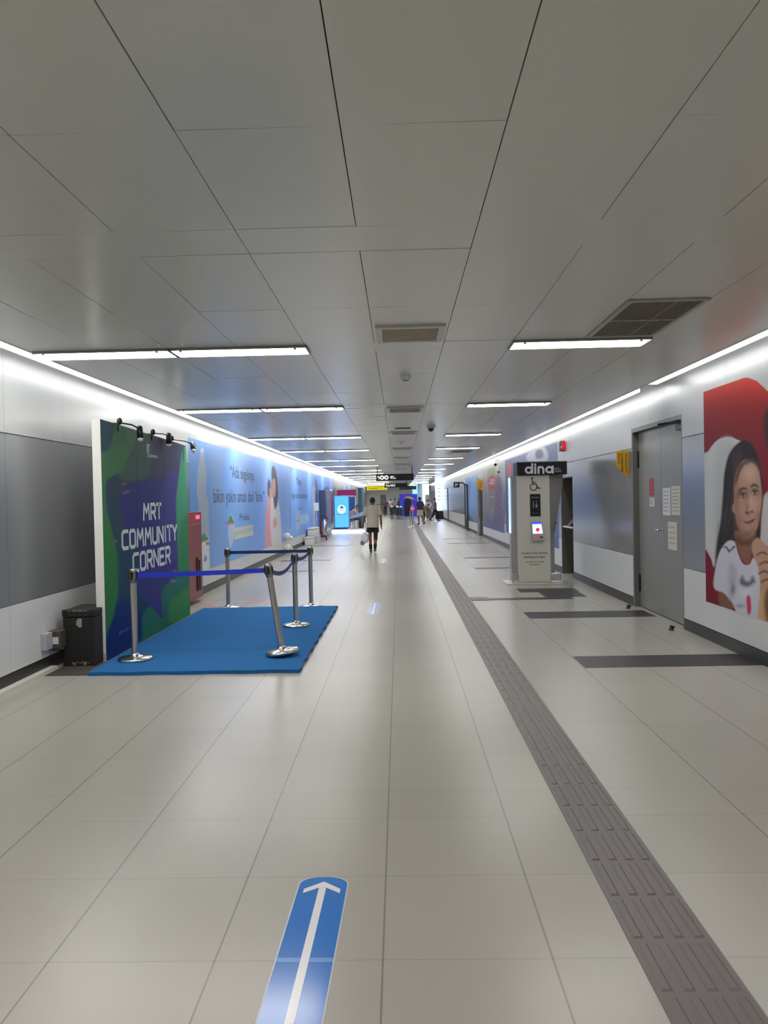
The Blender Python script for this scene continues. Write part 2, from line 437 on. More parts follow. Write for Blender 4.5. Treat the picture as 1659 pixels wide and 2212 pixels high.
# air diffusers
lou = mat('grille_beige', (196, 188, 172), .5)
def diffuser(x0, x1, a, b, label, fr=.05, full=None):
    r = thing('air_diffuser', label, 'air vent', ((x0+x1)/2, (a+b)/2, CH-.02), group='air diffusers down the middle of the ceiling')
    f = MB(); z0 = CH-.02
    f.box((x0, a, z0), (x1, a+fr, CH)); f.box((x0, b-fr, z0), (x1, b, CH)); f.box((x0, a+fr, z0), (x0+fr, b-fr, CH)); f.box((x1-fr, a+fr, z0), (x1, b-fr, CH))
    f.build('frame', mat('vent_frame', (205, 203, 198), .4), r)
    g = MB(); n = 9
    g.box((x0+fr, a+fr, CH-.004), (x1-fr, b-fr, CH))
    for k in range(n):
        yy = a+fr+(b-a-2*fr)*(k+.5)/n; g.box((x0+fr, yy-.008, CH-.016), (x1-fr, yy+.006, CH-.004))
    g.build('louvres', lou, r)
    return r
for k, (a, b) in enumerate([(5.97, 6.55), (11.25, 11.9), (15.4, 15.95), (20.3, 20.9), (24.9, 25.5), (29.6, 30.1), (34.3, 34.9)]):
    diffuser(-.16, .39, a, b, '%s framed air diffuser from the viewer in the middle strip of the ceiling' % ORD[k])
def bigvent(x0, x1, a, b, label):
    r = thing('return_air_grille', label, 'air vent', ((x0+x1)/2, (a+b)/2, CH-.02))
    f = MB(); z0 = CH-.014; fr = .035
    f.box((x0, a, z0), (x1, a+fr, CH)); f.box((x0, b-fr, z0), (x1, b, CH)); f.box((x0, a+fr, z0), (x0+fr, b-fr, CH)); f.box((x1-fr, a+fr, z0), (x1, b-fr, CH))
    f.box((x0+fr, (a+b)/2-.012, z0), (x1-fr, (a+b)/2+.012, CH)); f.box((x0+(x1-x0)*.62-.006, a+fr, z0+.006), (x0+(x1-x0)*.62+.006, b-fr, CH))
    f.build('frame', mat('vent_frame_grey', (175, 172, 166), .4), r)
    g = MB(); n = 30; gm = mat('grille_dark', (148, 138, 124), .5)
    g.box((x0+fr, a+fr, CH-.002), (x1-fr, b-fr, CH-.0005))
    for k in range(n):
        xx = x0+fr+(x1-x0-2*fr)*(k+.5)/n; g.box((xx-.0025, a+fr, CH-.012), (xx+.002, b-fr, CH-.002))
    g.build('mesh', gm, r)
bigvent(1.62, 2.19, 5.36, 6.56, 'large dark return air grille with pale frame, beside the first right tube light')
bigvent(1.55, 2.15, 22.0, 22.9, 'small dark return grille far off between right tube lights')
def slot(x, y, w_, l, label):
    tag(MB().box((x-w_/2, y, CH-.008), (x+w_/2, y+l, CH)).build('access_slot', dark), label, 'ceiling slot')
slot(.1, 14.6, .3, .18, 'narrow black slot in the ceiling just before the third air diffuser')
def detector(x, y, label, r_=.055):
    r = thing('smoke_detector', label, 'smoke detector', (x, y, CH-.05))
    MB().lathe((x, y, CH), [(.001, -.05), (r_*.6, -.05), (r_*.95, -.035), (r_, -.012), (r_*1.1, -.006), (r_*1.1, 0)][::-1]).build('body', white, r)
    MB().box((x-.03, y-.03, CH-.056), (x+.03, y-.012, CH-.046)).build('sensor', dark, r)
detector(.1, 8.45, 'small white smoke detector between the first and second air diffusers')
detector(.07, 18.0, 'small smoke detector far along the ceiling between third and fourth diffusers')
def dome(x, y, label):
    r = thing('dome_camera', label, 'security camera', (x, y, CH-.12))
    MB().lathe((x, y, CH), [(.075, 0), (.075, -.04), (.06, -.05)]).build('base', offwhite, r)
    MB().ball((x, y, CH-.06), (.055, .055, .055)).build('dome', mat('dome_glass', (60, 58, 62), .1), r)
    MB().box((x-.09, y-.01, CH-.012), (x+.09, y+.06, CH)).build('plate', offwhite, r)
dome(.62, 14.3, 'grey dome camera hanging from the ceiling right of the middle diffusers')

# ================================================================== LEFT SIDE
# blue carpeted platform
def carpet_mat():
    m = mat('blue_carpet', (44, 103, 160), .95, spec=.1, noise=(420, .22)); return m
r = thing('carpet_platform', 'low platform covered in bright blue carpet, inside the belt posts', 'carpet', (-2, 9.4, 0))
bm = bmesh.new(); X0, X1, A, B = -3.03, -.97, 7.27, 11.62; nx, nyy = 14, 30
mb = MB(); vs = []
def edge(i, j):
    x = X0+(X1-X0)*i/nx; y = A+(B-A)*j/nyy
    if j == 0: y += .01*math.sin(i*1.7)
    if i == nx: x += .012*math.sin(j*1.9)+.02*(j/nyy)-.02
    return x, y
for j in range(nyy+1):
    for i in range(nx+1):
        x, y = edge(i, j); h = .045-(.010 if i in (0, nx) or j in (0, nyy) else 0)+.0015*math.sin(i*2.1+j*1.3); vs.append((x, y, h))
fs = [(j*(nx+1)+i, j*(nx+1)+i+1, (j+1)*(nx+1)+i+1, (j+1)*(nx+1)+i) for j in range(nyy) for i in range(nx)]
mb.add(vs, fs, 0, True)
rim = [i for i in range(nx+1)]+[j*(nx+1)+nx for j in range(1, nyy+1)]+[nyy*(nx+1)+i for i in range(nx-1, -1, -1)]+[j*(nx+1) for j in range(nyy-1, 0, -1)]
rv = [vs[i] for i in rim]+[(vs[i][0], vs[i][1], .001) for i in rim]; n = len(rim)
mb.add(rv, [(i, i+n, (i+1) % n+n, (i+1) % n) for i in range(n)], 0)
mb.build('carpet', carpet_mat(), r)
MB().box((-3.0, 7.31, 0.0), (-.99, 11.58, .03)).build('board', black, r)
bm.free()
tag(MB().box((-3.46, 7.3, 0), (-3.04, 7.9, .006)).build('floor_mat', mat('dark_mat', (62, 58, 56), .8, noise=(30, .2))), 'dark flat mat on the floor under the scuffed black case', 'mat')
# scuffed black case
def case():
    r = thing('flight_case', 'scuffed black box with worn corners, between left wall and backdrop', 'case', (-3.29, 7.95, .006))
    m = bpy.data.materials.new('worn_black'); m.use_nodes = True; nt = m.node_tree; b = nt.nodes['Principled BSDF']
    tc = nt.nodes.new('ShaderNodeTexCoord'); nz = nt.nodes.new('ShaderNodeTexNoise'); nz.inputs['Scale'].default_value = 16; nz.inputs['Detail'].default_value = 8; nz.inputs['Roughness'].default_value = .7
    geo = nt.nodes.new('ShaderNodeNewGeometry'); cr = nt.nodes.new('ShaderNodeValToRGB'); e = cr.color_ramp.elements
    e[0].position = .66; e[0].color = lin((24, 23, 24))+(1,); e[1].position = .70; e[1].color = lin((150, 140, 125))+(1,)
    nt.links.new(tc.outputs['Object'], nz.inputs['Vector']); nt.links.new(nz.outputs[0], cr.inputs[0]); nt.links.new(cr.outputs[0], b.inputs['Base Color']); b.inputs['Roughness'].default_value = .7
    flat = mat('case_black', (26, 25, 26), .7, noise=(50, .3))
    x0, x1, a, bb, h = -3.46, -3.135, 7.72, 8.2, .575
    MB().box((x0, a, .008), (x1, bb, .5)).build('body', flat, r, .006)
    MB().box((x0-.004, a-.004, .505), (x1+.002, bb+.004, h)).build('lid', flat, r, .008)
    for (cx, cz, nm) in ((x0, .0, ''), (x1, .0, ''), (x0, h-.055, ''), (x1, h-.055, '')):
        s_ = .055; xx = cx if cx == x0 else cx-s_
        o = MB().box((xx-.006, a-.008, cz+.006), (xx+s_+.004, a+s_, cz+s_+.004)).build('corner', m, r, .005)
    MB().box((x0+.155, a-.0055, .40), (x0+.195, a, .49)).box((x0+.14, a-.0053, .42), (x0+.155, a, .47)).build('worn_sticker', mat('old_sticker', (150, 145, 125), .7, noise=(60, .4)), r)
    e_ = MB()
    random.seed(3)
    for k in range(16):
        q = random.uniform(0, 1); e_.box((x0+.02+q*.28, a-.0056, .012+random.uniform(0, .03)), (x0+.02+q*.28+random.uniform(.004, .02), a, .02+random.uniform(.01, .03)))
    for k in range(10):
        q = random.uniform(0, 1); e_.box((x0+.02+q*.28, a-.0062, h-.012), (x0+.02+q*.28+random.uniform(.01, .03), a-.004, h-.002))
    e_.build('scuffs', mat('scuff', (150, 140, 122), .8), r)
case()
# backdrop wall
def backdrop():
    x = -3.105; y0, y1 = 7.93, 11.15; zt0, zt1 = 2.545, 2.49
    r = thing('backdrop_board', 'tall green and purple display board reading MRT COMMUNITY CORNER', 'display board', (x-.04, (y0+y1)/2, 0.0))
    mb = MB(); v = [(x-.09, y0, .001), (x, y0, .001), (x, y1, .001), (x-.09, y1, .001), (x-.09, y0, zt0), (x, y0, zt0), (x, y1, zt1), (x-.09, y1, zt1)]
    mb.add(v, [(0, 3, 2, 1), (4, 5, 6, 7), (0, 1, 5, 4), (1, 2, 6, 5), (2, 3, 7, 6), (3, 0, 4, 7)])
    mb.build('frame', mat('rough_white_board', (228, 228, 224), .7, noise=(14, .06)), r)
    def fn(p):
        p.grad([(905, (58, 82, 88)), (1040, (52, 66, 88)), (1180, (34, 74, 92)), (1300, (22, 62, 96)), (1432, (14, 38, 96))])
        p.T(0, 850, 3.402)
        p.poly([(960, 270), (1120, 320), (1130, 450), (1100, 600), (1000, 640), (900, 640), (880, 560), (980, 430)], (66, 92, 86), 4)
        p.poly([(1120, 300), (1360, 400), (1310, 600), (1180, 640), (1100, 620), (1130, 450)], (66, 68, 96), 4)
        p.poly([(735, 170), (832, 200), (830, 350), (790, 430), (730, 480)], (42, 76, 92), 2)
        p.poly([(730, 470), (790, 420), (828, 330), (850, 200), (870, 210), (1000, 250), (980, 400), (930, 490), (900, 570), (800, 620), (776, 690), (786, 850), (820, 1000), (850, 1150), (862, 1300), (860, 1480), (832, 1650), (785, 1790), (730, 1790), (730, 900)], (60, 116, 78), 1.5)
        p.poly([(730, 900), (800, 1000), (850, 1150), (862, 1300), (860, 1480), (832, 1650), (785, 1790), (730, 1790)], (46, 118, 62), 6)
        p.poly([(1000, 640), (1100, 645), (1180, 620), (1310, 600), (1345, 640), (1310, 900), (1310, 1300), (1200, 1400), (1190, 1500), (1190, 1640), (1100, 1560), (1020, 1450), (1010, 1330), (1030, 1180), (930, 1000), (888, 850), (895, 740), (940, 680)], (52, 54, 124), 1.6)
        p.poly([(1200, 640), (1330, 600), (1310, 900), (1310, 1200), (1200, 1150)], (68, 70, 138), 3, .7)
        p.poly([(1345, 420), (1325, 520), (1310, 640), (1293, 800), (1298, 950), (1310, 1200), (1312, 1400), (1250, 1520), (1250, 1650), (1420, 1640), (1420, 400)], (66, 142, 112), 1.3)
        p.poly([(1420, 900), (1320, 1000), (1312, 1400), (1250, 1520), (1250, 1700), (1420, 1640)], (46, 126, 84), 6)
        p.poly([(1030, 1850), (1030, 1750), (1050, 1625), (1100, 1567), (1160, 1625), (1196, 1650), (1188, 1500), (1200, 1420), (1260, 1380), (1400, 1300), (1400, 1640), (1150, 1800)], (34, 108, 92), 1.5)
        p.poly([(1255, 1520), (1300, 1490), (1400, 1420), (1400, 1640), (1250, 1680)], (50, 128, 74), 2)
        p.poly([(780, 1800), (832, 1650), (862, 1540), (950, 1560), (1024, 1600), (1026, 1840), (770, 1990)], (14, 44, 110), 3)
        for X in (1000, 1200): p.poly([(X-2, 200), (X+2, 200), (X+22, 2000), (X+18, 2000)], (36, 44, 70), .8, .8, False)
        for (a, b_, c_) in ((912, 665, 1), (915, 730, 1), (938, 718, 1), (850, 1085, 1), (1283, 1305, 1), (1262, 1375, 1), (1282, 1380, 1)): p.blob(a, b_, 12, 9, (150, 120, 160), .8)
    zt = lambda y: zt0+(zt1-zt0)*(y-y0)/(y1-y0)
    ys = cols(x, 228, 402, 150, 1200); ys = [y0+.002+(y1-y0-.004)*(v-ys[0])/(ys[-1]-ys[0]) for v in ys]
    printed('printed_face', x, 1, ys, lambda y: .003, lambda y: zt(y)-.003, 300, fn, paintmat('backdrop_print', .45), r, .003)
    # lettering, square-cut strokes
    G = {'M': [[(0, 0), (.12, 1), (.5, .45), (.88, 1), (1, 0)]], 'R': [[(0, 0), (0, 1), (.8, 1), (1, .88), (1, .6), (.8, .45), (0, .45)], [(.5, .45), (1, 0)]],
         'T': [[(0, 1), (1, 1)], [(.5, 1), (.5, 0)]], 'C': [[(1, 1), (.2, 1), (0, .85), (0, .15), (.2, 0), (1, 0)]], 'O': [[(.2, 0), (.8, 0), (1, .15), (1, .85), (.8, 1), (.2, 1), (0, .85), (0, .15), (.2, 0)]],
         'U': [[(0, 1), (0, .15), (.2, 0), (.8, 0), (1, .15), (1, 1)]], 'N': [[(0, 0), (0, 1), (1, 0), (1, 1)]], 'I': [[(.5, 0), (.5, 1)]], 'Y': [[(0, 1), (.5, .5), (1, 1)], [(.5, .5), (.5, 0)]], 'E': [[(1, 1), (0, 1), (0, 0), (1, 0)], [(0, .5), (.8, .5)]]}
    W = mat('white_letters', (214, 218, 222), .5)
    def word(txt, ya, yb, za, zb):
        mb = MB(); ws = [.35 if ch == 'I' else (1.25 if ch == 'M' else 1.) for ch in txt]; gap = .38; tot = sum(ws)+gap*(len(txt)-1); u = (yb-ya)/tot; x_ = 0
        for ch, wd in zip(txt, ws):
            for pl in G[ch]: stroke(mb, pl, (x+.003, ya+x_*u, za), (0, 1, 0), (0, 0, 1), .042, .003, 0, wd*u if ch != 'I' else wd*u, zb-za)
            x_ += wd+gap
        mb.build('lettering', W, r)
    word('MRT', 9.20, 9.88, 1.46, 1.64); word('COMMUNITY', 8.47, 10.55, 1.15, 1.34); word('CORNER', 8.80, 10.22, .86, 1.06)
    lettering('small_print', 'MRT', (x+.003, 9.38, 2.22), (0, 1, 0), (0, 0, 1), .11, .17, W, r); lettering('small_print', 'JAKARTA', (x+.003, 9.50, 2.22), (0, 1, 0), (0, 0, 1), .3, .045, W, r)
    lettering('small_print', '@ M R T J K T', (x+.003, 8.3, .21), (0, 1, 0), (0, 0, 1), .35, .04, mat('faint_letters', (90, 110, 160), .5), r)
    MB().box((x-.05, y0-.002, .01), (x-.005, y0+.01, .09)).build('smudge', mat('grey_smudge', (180, 170, 172), .8, noise=(30, .2)), r)
    return x, zt
bx, bzt = backdrop()
# clamp spotlights on the backdrop's top edge: (clamp y, lamp y)
def clamp_light(cyy, ly, out, dz, label, tilt):
    zt = bzt(cyy); r = thing('clamp_spotlight', label, 'spotlight', (bx-.045, cyy, zt), group='clamp spotlights on the backdrop')
    MB().box((bx-.1, cyy-.02, zt), (bx+.014, cyy+.02, zt+.02)).box((bx+.004, cyy-.02, zt-.07), (bx+.016, cyy+.02, zt+.02)).build('clamp', black, r, .003)
    MB().ball((bx+.015, cyy, zt+.035), (.03, .03, .04)).build('knob', black, r)
    e = Vector((bx+out, ly, zt+dz))
    MB().loft([(bx+.012, cyy, zt+.02), (bx+.03+out*.5, (cyy+ly)/2, zt+.02+dz*.4), e], [.009, .009, .009], 8).build('arm', black, r)
    d = Vector(tilt).normalized(); a = e-d*.02; b = e+d*.11
    h = MB().loft([a-d*.015, a, b, b+d*.002], [.02, .034, .036, .03], 14).build('lamp_head', black, r)
    MB().ball(tuple(b+d*.012), (.032, .032, .03)).build('bulb', mat('frosted_bulb', (225, 225, 215), .4), h)
clamp_light(8.45, 8.80, .12, -.02, 'black clamp spotlight nearest the white edge of the backdrop', (.1, -.15, -1))
clamp_light(9.60, 10.08, .07, .03, 'middle black clamp spotlight on the backdrop, lamp hanging straight down', (0, 0, -1))
clamp_light(10.4, 11.05, .12, .0, 'black clamp spotlight at the far end of the backdrop, lamp angled to the left', (.25, -.5, -.8))
# socket box on the left wall
r = thing('wall_socket_box', 'grey socket box with a dark plug on the lower left wall', 'socket', (XL, 7.6, .32))
MB().box((XL, 7.42, .22), (XL+.055, 7.56, .385)).build('box', mat('socket_grey', (165, 165, 178), .5), r, .005)
MB().box((XL+.0, 7.565, .21), (XL+.13, 7.70, .39)).box((XL+.03, 7.6, .18), (XL+.1, 7.66, .21)).build('plug', mat('plug_dark', (72, 66, 62), .5), r, .008)
MB().box((XL+.04, 7.561, .26), (XL+.11, 7.565, .33)).build('sticker', offwhite, r)
tag(MB().box((XL, 7.43, .392), (XL+.002, 7.53, .47)).build('paper_label', offwhite), 'small white paper label stuck above the wall socket box', 'label')

# belt posts
def post(x, y, z, label, ty=0., knob=True):
    r = thing('belt_post', label, 'queue post', (x, y, z), (0, ty, 0), 'belt posts round the blue carpet')
    Mx = Matrix.Translation((x, y, z))@Euler((0, ty, 0)).to_matrix().to_4x4()
    R3 = Mx.to_3x3().to_4x4()
    c0 = (x, y, z)
    MB().lathe(c0, [(.001, 0), (.168, 0), (.172, .005), (.172, .022), (.164, .03), (.10, .04), (.045, .052), (.035, .075)], 36, 0, R3).build('base', mat('post_base_steel', (205, 203, 198), .2, 1.), r)
    MB().lathe(c0, [(.032, .06), (.032, .80)], 24, 0, R3).build('pole', steel, r)
    MB().lathe(c0, [(.032, .80), (.04, .805), (.04, .925), (.034, .94), (.001, .942)], 24, 0, R3).build('head', mat('post_head_steel', (160, 156, 150), .3, 1.), r)
    mb = MB()
    for k in range(4):
        a = k*PI/2; ca, sa = math.cos(a), math.sin(a); mtx = Mx@Matrix.Rotation(a, 4, 'Z')
        mb.box((.034, -.014, .83), (.046, .014, .91), 0, mtx)
    mb.build('belt_slot', black, r)
    return r, Mx
P1, M1 = post(-2.75, 7.79, .043, 'steel belt post upright at the near left corner of the blue carpet')
P2, M2 = post(-1.245, 7.89, .072, 'leaning steel belt post with its base tipped up, near right on the blue carpet', -math.radians(8))
P3, M3 = post(-1.35, 9.73, .043, 'steel belt post at the middle of the right edge of the blue carpet')
P4, M4 = post(-1.385, 11.72, .001, 'steel belt post just beyond the far right corner of the blue carpet')
P5, M5 = post(-2.66, 11.70, .001, 'steel belt post behind the carpet near the red floor tape')
def belt(Pa, Ma, Mb_, sag, m):
    a = Ma@Vector((0, 0, .87)); b = Mb_@Vector((0, 0, .87)); d = (b-a); h = Vector((d.x, d.y, 0)).normalized(); nn = Vector((-h.y, h.x, 0)); a = a+h*.044; b = b-h*.044
    n = 16; mb = MB(); vs = []
    for i in range(n+1):
        t = i/n; p = a.lerp(b, t)+Vector((0, 0, -sag*4*t*(1-t)))
        for o_, hh in ((-.0012, -.024), (.0012, -.024), (.0012, .024), (-.0012, .024)): vs.append(p+nn*o_+Vector((0, 0, hh)))
    fs = []
    for i in range(n):
        for k in range(4): fs.append((i*4+k, i*4+(k+1) % 4, (i+1)*4+(k+1) % 4, (i+1)*4+k))
    mb.add(vs, fs); mb.build('belt', m, Pa)
blt = mat('blue_belt', (22, 48, 190), .55); nav = mat('navy_belt', (26, 44, 92), .6)
belt(P1, M1, M2, .004, blt); belt(P2, M2, M3, .10, mat('blue_belt_dark', (30, 52, 140), .55)); belt(P3, M3, M4, .05, nav); belt(P5, M5, M4, .0, nav)
# red tape marks on the floor
tm = mat('pink_tape', (206, 96, 108), .5)
def tape(a, b, wd, label):
    a = Vector(a+(0,)); b = Vector(b+(0,)); d = (b-a).normalized(); n = Vector((-d.y, d.x, 0))*wd/2
    tag(MB().prism([p+Vector((0, 0, .0015)) for p in (a-n, b-n, b+n, a+n)], (0, 0, 1), .0013).build('floor_tape', tm), label, 'tape')
tape((-3.42, 12.7), (-2.80, 11.75), .05, 'pink tape strip on the floor slanting from the backdrop to the back post')
tape((-2.52, 11.95), (-2.30, 12.75), .05, 'pink tape strip on the floor behind the back post, slanting away to the right')
tape((-3.4, 12.75), (-2.35, 12.76), .02, 'thin pink tape line on the floor joining the two slanted strips')
# red hydrant cabinet
r = thing('hydrant_cabinet', 'tall dark red cabinet on the left wall behind the backdrop', 'cabinet', (XL, 12.3, .07))
rd = mat('cabinet_red', (142, 38, 46), .4)
MB().box((XL, 11.75, .07), (XL+.2, 12.85, 1.5)).build('body', rd, r, .006)
MB().box((XL+.2, 11.8, .12), (XL+.212, 12.8, 1.3)).build('door', mat('cabinet_red_door', (128, 34, 42), .35), r, .003)
MB().box((XL+.213, 12.45, .2), (XL+.23, 12.5, .75)).box((XL+.213, 12.6, .2), (XL+.225, 12.66, .7)).build('vent', black, r)
MB().box((XL+.2, 12.5, 1.38), (XL+.205, 12.72, 1.44)).build('indicator', mat('red_led', (255, 40, 60), .4, emit=(255, 50, 80), es=3), r)

# blue advert wall graphics
ink = mat('navy_ink', (62, 70, 104), .5); red_ink = mat('red_ink', (205, 55, 65), .5); green_ink = mat('green_ink', (70, 140, 90), .5)
def advert1():
    r = thing('wall_advert', 'long pale blue water advert with quote and tall bottle, nearest on left wall', 'advertisement', (XL, 17.5, .4), group='blue water adverts on the left wall')
    def fn(p):
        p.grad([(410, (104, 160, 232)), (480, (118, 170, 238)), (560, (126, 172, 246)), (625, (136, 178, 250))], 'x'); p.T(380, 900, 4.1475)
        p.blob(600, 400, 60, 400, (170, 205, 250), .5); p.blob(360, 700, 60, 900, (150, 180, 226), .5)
        p.poly([(222, 285), (246, 285), (256, 400), (272, 500), (272, 700), (292, 770), (297, 1100), (302, 1385), (214, 1400), (206, 1000), (200, 760), (188, 700), (193, 500), (212, 400)], (168, 186, 206), 1)
        p.poly([(224, 290), (246, 290), (246, 320), (224, 320)], (205, 215, 225), 1)
        p.poly([(214, 1120), (296, 1100), (302, 1390), (214, 1400)], (214, 224, 230), 1, 1, False)
        p.poly([(216, 1130), (232, 1070), (246, 1045), (268, 1065), (288, 1100), (250, 1120)], (84, 146, 96), .8)
        p.poly([(248, 1285), (264, 1240), (280, 1275), (262, 1300)], (110, 150, 210), .8)
        p.poly([(470, 950), (492, 868), (524, 940), (526, 1050), (492, 1180), (470, 1080)], (176, 200, 232), .8)
        p.poly([(464, 955), (490, 876), (524, 950)], (70, 146, 88), .6, 1, False)
        p.poly([(516, 1000), (688, 968), (695, 1060), (526, 1102)], (206, 208, 188), .8, 1, False)
        p.poly([(520, 1030), (690, 990), (692, 1028), (524, 1070)], (170, 190, 205), .8, .8, False)
        # two standing figures in white, hair to the shoulder
        p.poly([(822, 600), (835, 560), (850, 600), (862, 760), (862, 900), (880, 1140), (806, 1168), (806, 900), (818, 760)], (205, 168, 172), 1)
        p.poly([(806, 860), (840, 800), (850, 1000), (850, 1160), (806, 1170)], (222, 150, 170), 1)
        p.poly([(820, 600), (834, 560), (850, 600), (852, 680), (836, 720), (822, 690)], (88, 78, 92), .8)
        p.poly([(838, 650), (848, 640), (852, 720), (840, 740)], (206, 150, 130), .6)
        p.poly([(850, 760), (888, 720), (925, 790), (945, 1120), (860, 1150)], (214, 214, 224), 1)
        p.poly([(856, 480), (872, 440), (896, 490), (914, 640), (912, 760), (888, 830), (872, 740), (860, 600)], (78, 72, 88), .8)
        p.poly([(866, 570), (886, 560), (894, 640), (886, 720), (868, 690)], (214, 160, 138), .8)
        p.poly([(890, 900), (905, 960), (880, 1000), (870, 940)], (206, 160, 140), 1)
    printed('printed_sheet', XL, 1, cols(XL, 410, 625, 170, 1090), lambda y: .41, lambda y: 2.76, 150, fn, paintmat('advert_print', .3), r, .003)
    def L(t, a, b, z0, z1, m=ink): lettering('lettering', t, (XL+.003, a, z0), (0, 1, 0), (0, 0, 1), b-a, z1-z0, m, r, .0015)
    L('“Ada segelnya,', 16.05, 18.7, 2.08, 2.42); L('bikin yakin aman dari ‘debu’”', 14.55, 20.1, 1.55, 1.92); L('Priska', 16.9, 18.0, 1.22, 1.38)
    L('Minerale', 13.9, 14.12, .86, .94, red_ink); L('le', 13.98, 14.04, .96, 1.0, red_ink); L('Minerale', 15.5, 16.3, 1.17, 1.25, red_ink)
advert1()
def advert2():
    r = thing('wall_advert', 'pale blue water advert with two short lines, second along the left wall', 'advertisement', (XL, 28, .4), group='blue water adverts on the left wall')
    def fn(p):
        p.grad([(620, (128, 176, 250)), (660, (122, 172, 252)), (690, (104, 164, 254)), (721, (118, 156, 236))], 'x'); p.T(600, 1000, 9.217)
        p.poly([(150, 330), (190, 330), (205, 700), (215, 1200), (225, 1560), (150, 1580), (150, 1100), (160, 700)], (168, 190, 226), .8)
        p.poly([(165, 1180), (190, 1120), (218, 1190)], (70, 130, 110), .6, 1, False)
        p.poly([(375, 960), (405, 890), (435, 980)], (60, 140, 90), .5, 1, False); p.poly([(375, 960), (440, 970), (430, 1300), (380, 1300)], (160, 190, 236), .6)
        p.blob(190, 1330, 22, 18, (190, 70, 90)); p.blob(405, 1150, 22, 18, (200, 70, 90))
        p.poly([(450, 1050), (600, 1020), (600, 1180), (460, 1210)], (170, 205, 245), .8)
        p.poly([(745, 330), (770, 330), (790, 500), (790, 900), (760, 940)], (84, 84, 120), .6); p.blob(760, 560, 10, 80, (200, 150, 150), .9)
        p.poly([(690, 560), (740, 520), (745, 1200), (700, 1200)], (190, 205, 240), .8)
        p.poly([(890, 540), (1050, 540), (1050, 1250), (960, 1330), (930, 900)], (86, 116, 160), 1.5)
        p.poly([(1010, 600), (1060, 560), (1110, 700), (1100, 1250), (1000, 1260)], (130, 92, 128), 1.5)
    printed('printed_sheet', XL, 1, cols(XL, 626, 720, 90, 1090), lambda y: .41, lambda y: 2.76, 90, fn, paintmat('advert_print_b', .3), r, .003)
    def L(t, a, b, z0, z1, m=ink): lettering('lettering', t, (XL+.003, a, z0), (0, 1, 0), (0, 0, 1), b-a, z1-z0, m, r, .0015)
    L('“Seger,', 26.4, 27.9, 2.15, 2.45); L('kayak ada manis-manisnya”', 25.2, 29.6, 1.65, 1.95); L('Ayu', 27.0, 27.7, 1.28, 1.4)
advert2()
# standpipe valves on the left wall
for z_, lb in ((1.5-.95, 'upper'), (.2, 'lower')):
    r = thing('wall_valve', '%s white pipe valve at the foot of the blue adverts, behind the belts' % lb, 'valve', (XL, 23.4, z_))
    MB().ball((XL+.1, 23.4, z_), (.1, .12, .12)).build('body', white, r); MB().cyl((XL, 23.4, z_), (XL+.06, 23.4, z_), .09).build('flange', offwhite, r)
    MB().cyl((XL+.18, 23.4, z_), (XL+.24, 23.4, z_-.06), .045).build('outlet', steel, r)
# white foam boxes by the wall
for k, (y, z, w_) in enumerate([(28.2, .0, .3), (29.1, .3, .28), (29.9, .3, .3)]):
    r = thing('foam_box', ['low white foam box at the wall foot before the red trolley', 'white foam box stacked beside the low one, near red trolley', 'white foam box closest to the red extinguisher trolley'][k], 'box', (XL+.22, y, z), group='white foam boxes at the left wall')
    MB().box((XL+.06, y-.3, z), (XL+.06+w_, y+.3, z+.24)).build('body', white, r, .02)
    MB().box((XL+.05, y-.31, z+.245), (XL+.07+w_, y+.31, z+.29)).build('lid', offwhite, r, .01)
tag(MB().box((XL+.05, 28.75, 0), (XL+.4, 30.25, .3)).build('low_pallet', mat('pallet_grey', (190, 192, 195), .6)), 'pale low crate under the two upper foam boxes', 'crate')
# red extinguisher trolley
r = thing('extinguisher_trolley', 'red wheeled trolley with silver extinguisher and hooked handles at left wall', 'trolley', (-3.15, 31, 0))
rt_ = mat('trolley_red', (132, 22, 34), .4)
fm = MB()
for xx in (-3.32, -3.0): fm.cyl((xx, 31, .0), (xx, 31, .2), .02, 8)
fm.cyl((-3.33, 31, .2), (-2.98, 31, .2), .02, 8); fm.cyl((-3.22, 31, .2), (-3.22, 31, .86), .035, 8); fm.loft([(-3.22, 31, .86), (-3.24, 31, 1.0), (-3.36, 31, 1.06)], [.018]*3, 8)
fm.build('frame', rt_, r)
MB().loft([(-3.22, 31, .95), (-3.1, 31, 1.04), (-2.98, 31, .98), (-2.9, 31, .86)], [.016]*4, 8).build('handle', black, r)
MB().lathe((-3.05, 31.0, .22), [(.001, 0), (.085, 0), (.09, .02), (.09, .5), (.05, .58), (.03, .6), (.03, .64), (.001, .64)], 16).build('cylinder', chrome, r)
for xx in (-3.34, -2.98): MB().cyl((xx-.015, 31.06, .09), (xx+.015, 31.06, .09), .085, 14).build('wheel', black, r)
tag(MB().box((-3.48, 31.1, 1.22), (-3.28, 31.12, 1.55)).box((-3.39, 31.1, 0.0), (-3.37, 31.12, 1.22)).build('notice_stand', white), 'white notice on a thin stand behind the red trolley', 'notice')
# dark cabinet with magenta base before the booth
r = thing('vending_cabinet', 'dark blue cabinet against the left wall just before the light blue display', 'cabinet', (-3.4, 35, 0))
MB().box((XL+.01, 34.0, .25), (XL+.28, 36.6, 2.1)).build('body', mat('cabinet_slate', (84, 98, 130), .35), r, .01)
MB().box((XL+.01, 34.0, .0), (XL+.3, 36.6, .25)).build('base', mat('cabinet_dark', (60, 44, 56), .5), r)
MB().box((XL+.281, 34.2, .5), (XL+.29, 36.4, 1.7)).build('front', mat('cabinet_mauve', (120, 90, 130), .4), r)
MB().box((XL+.24, 36.4, 2.1), (XL+.34, 36.6, 2.16)).build('lamp', white, r)

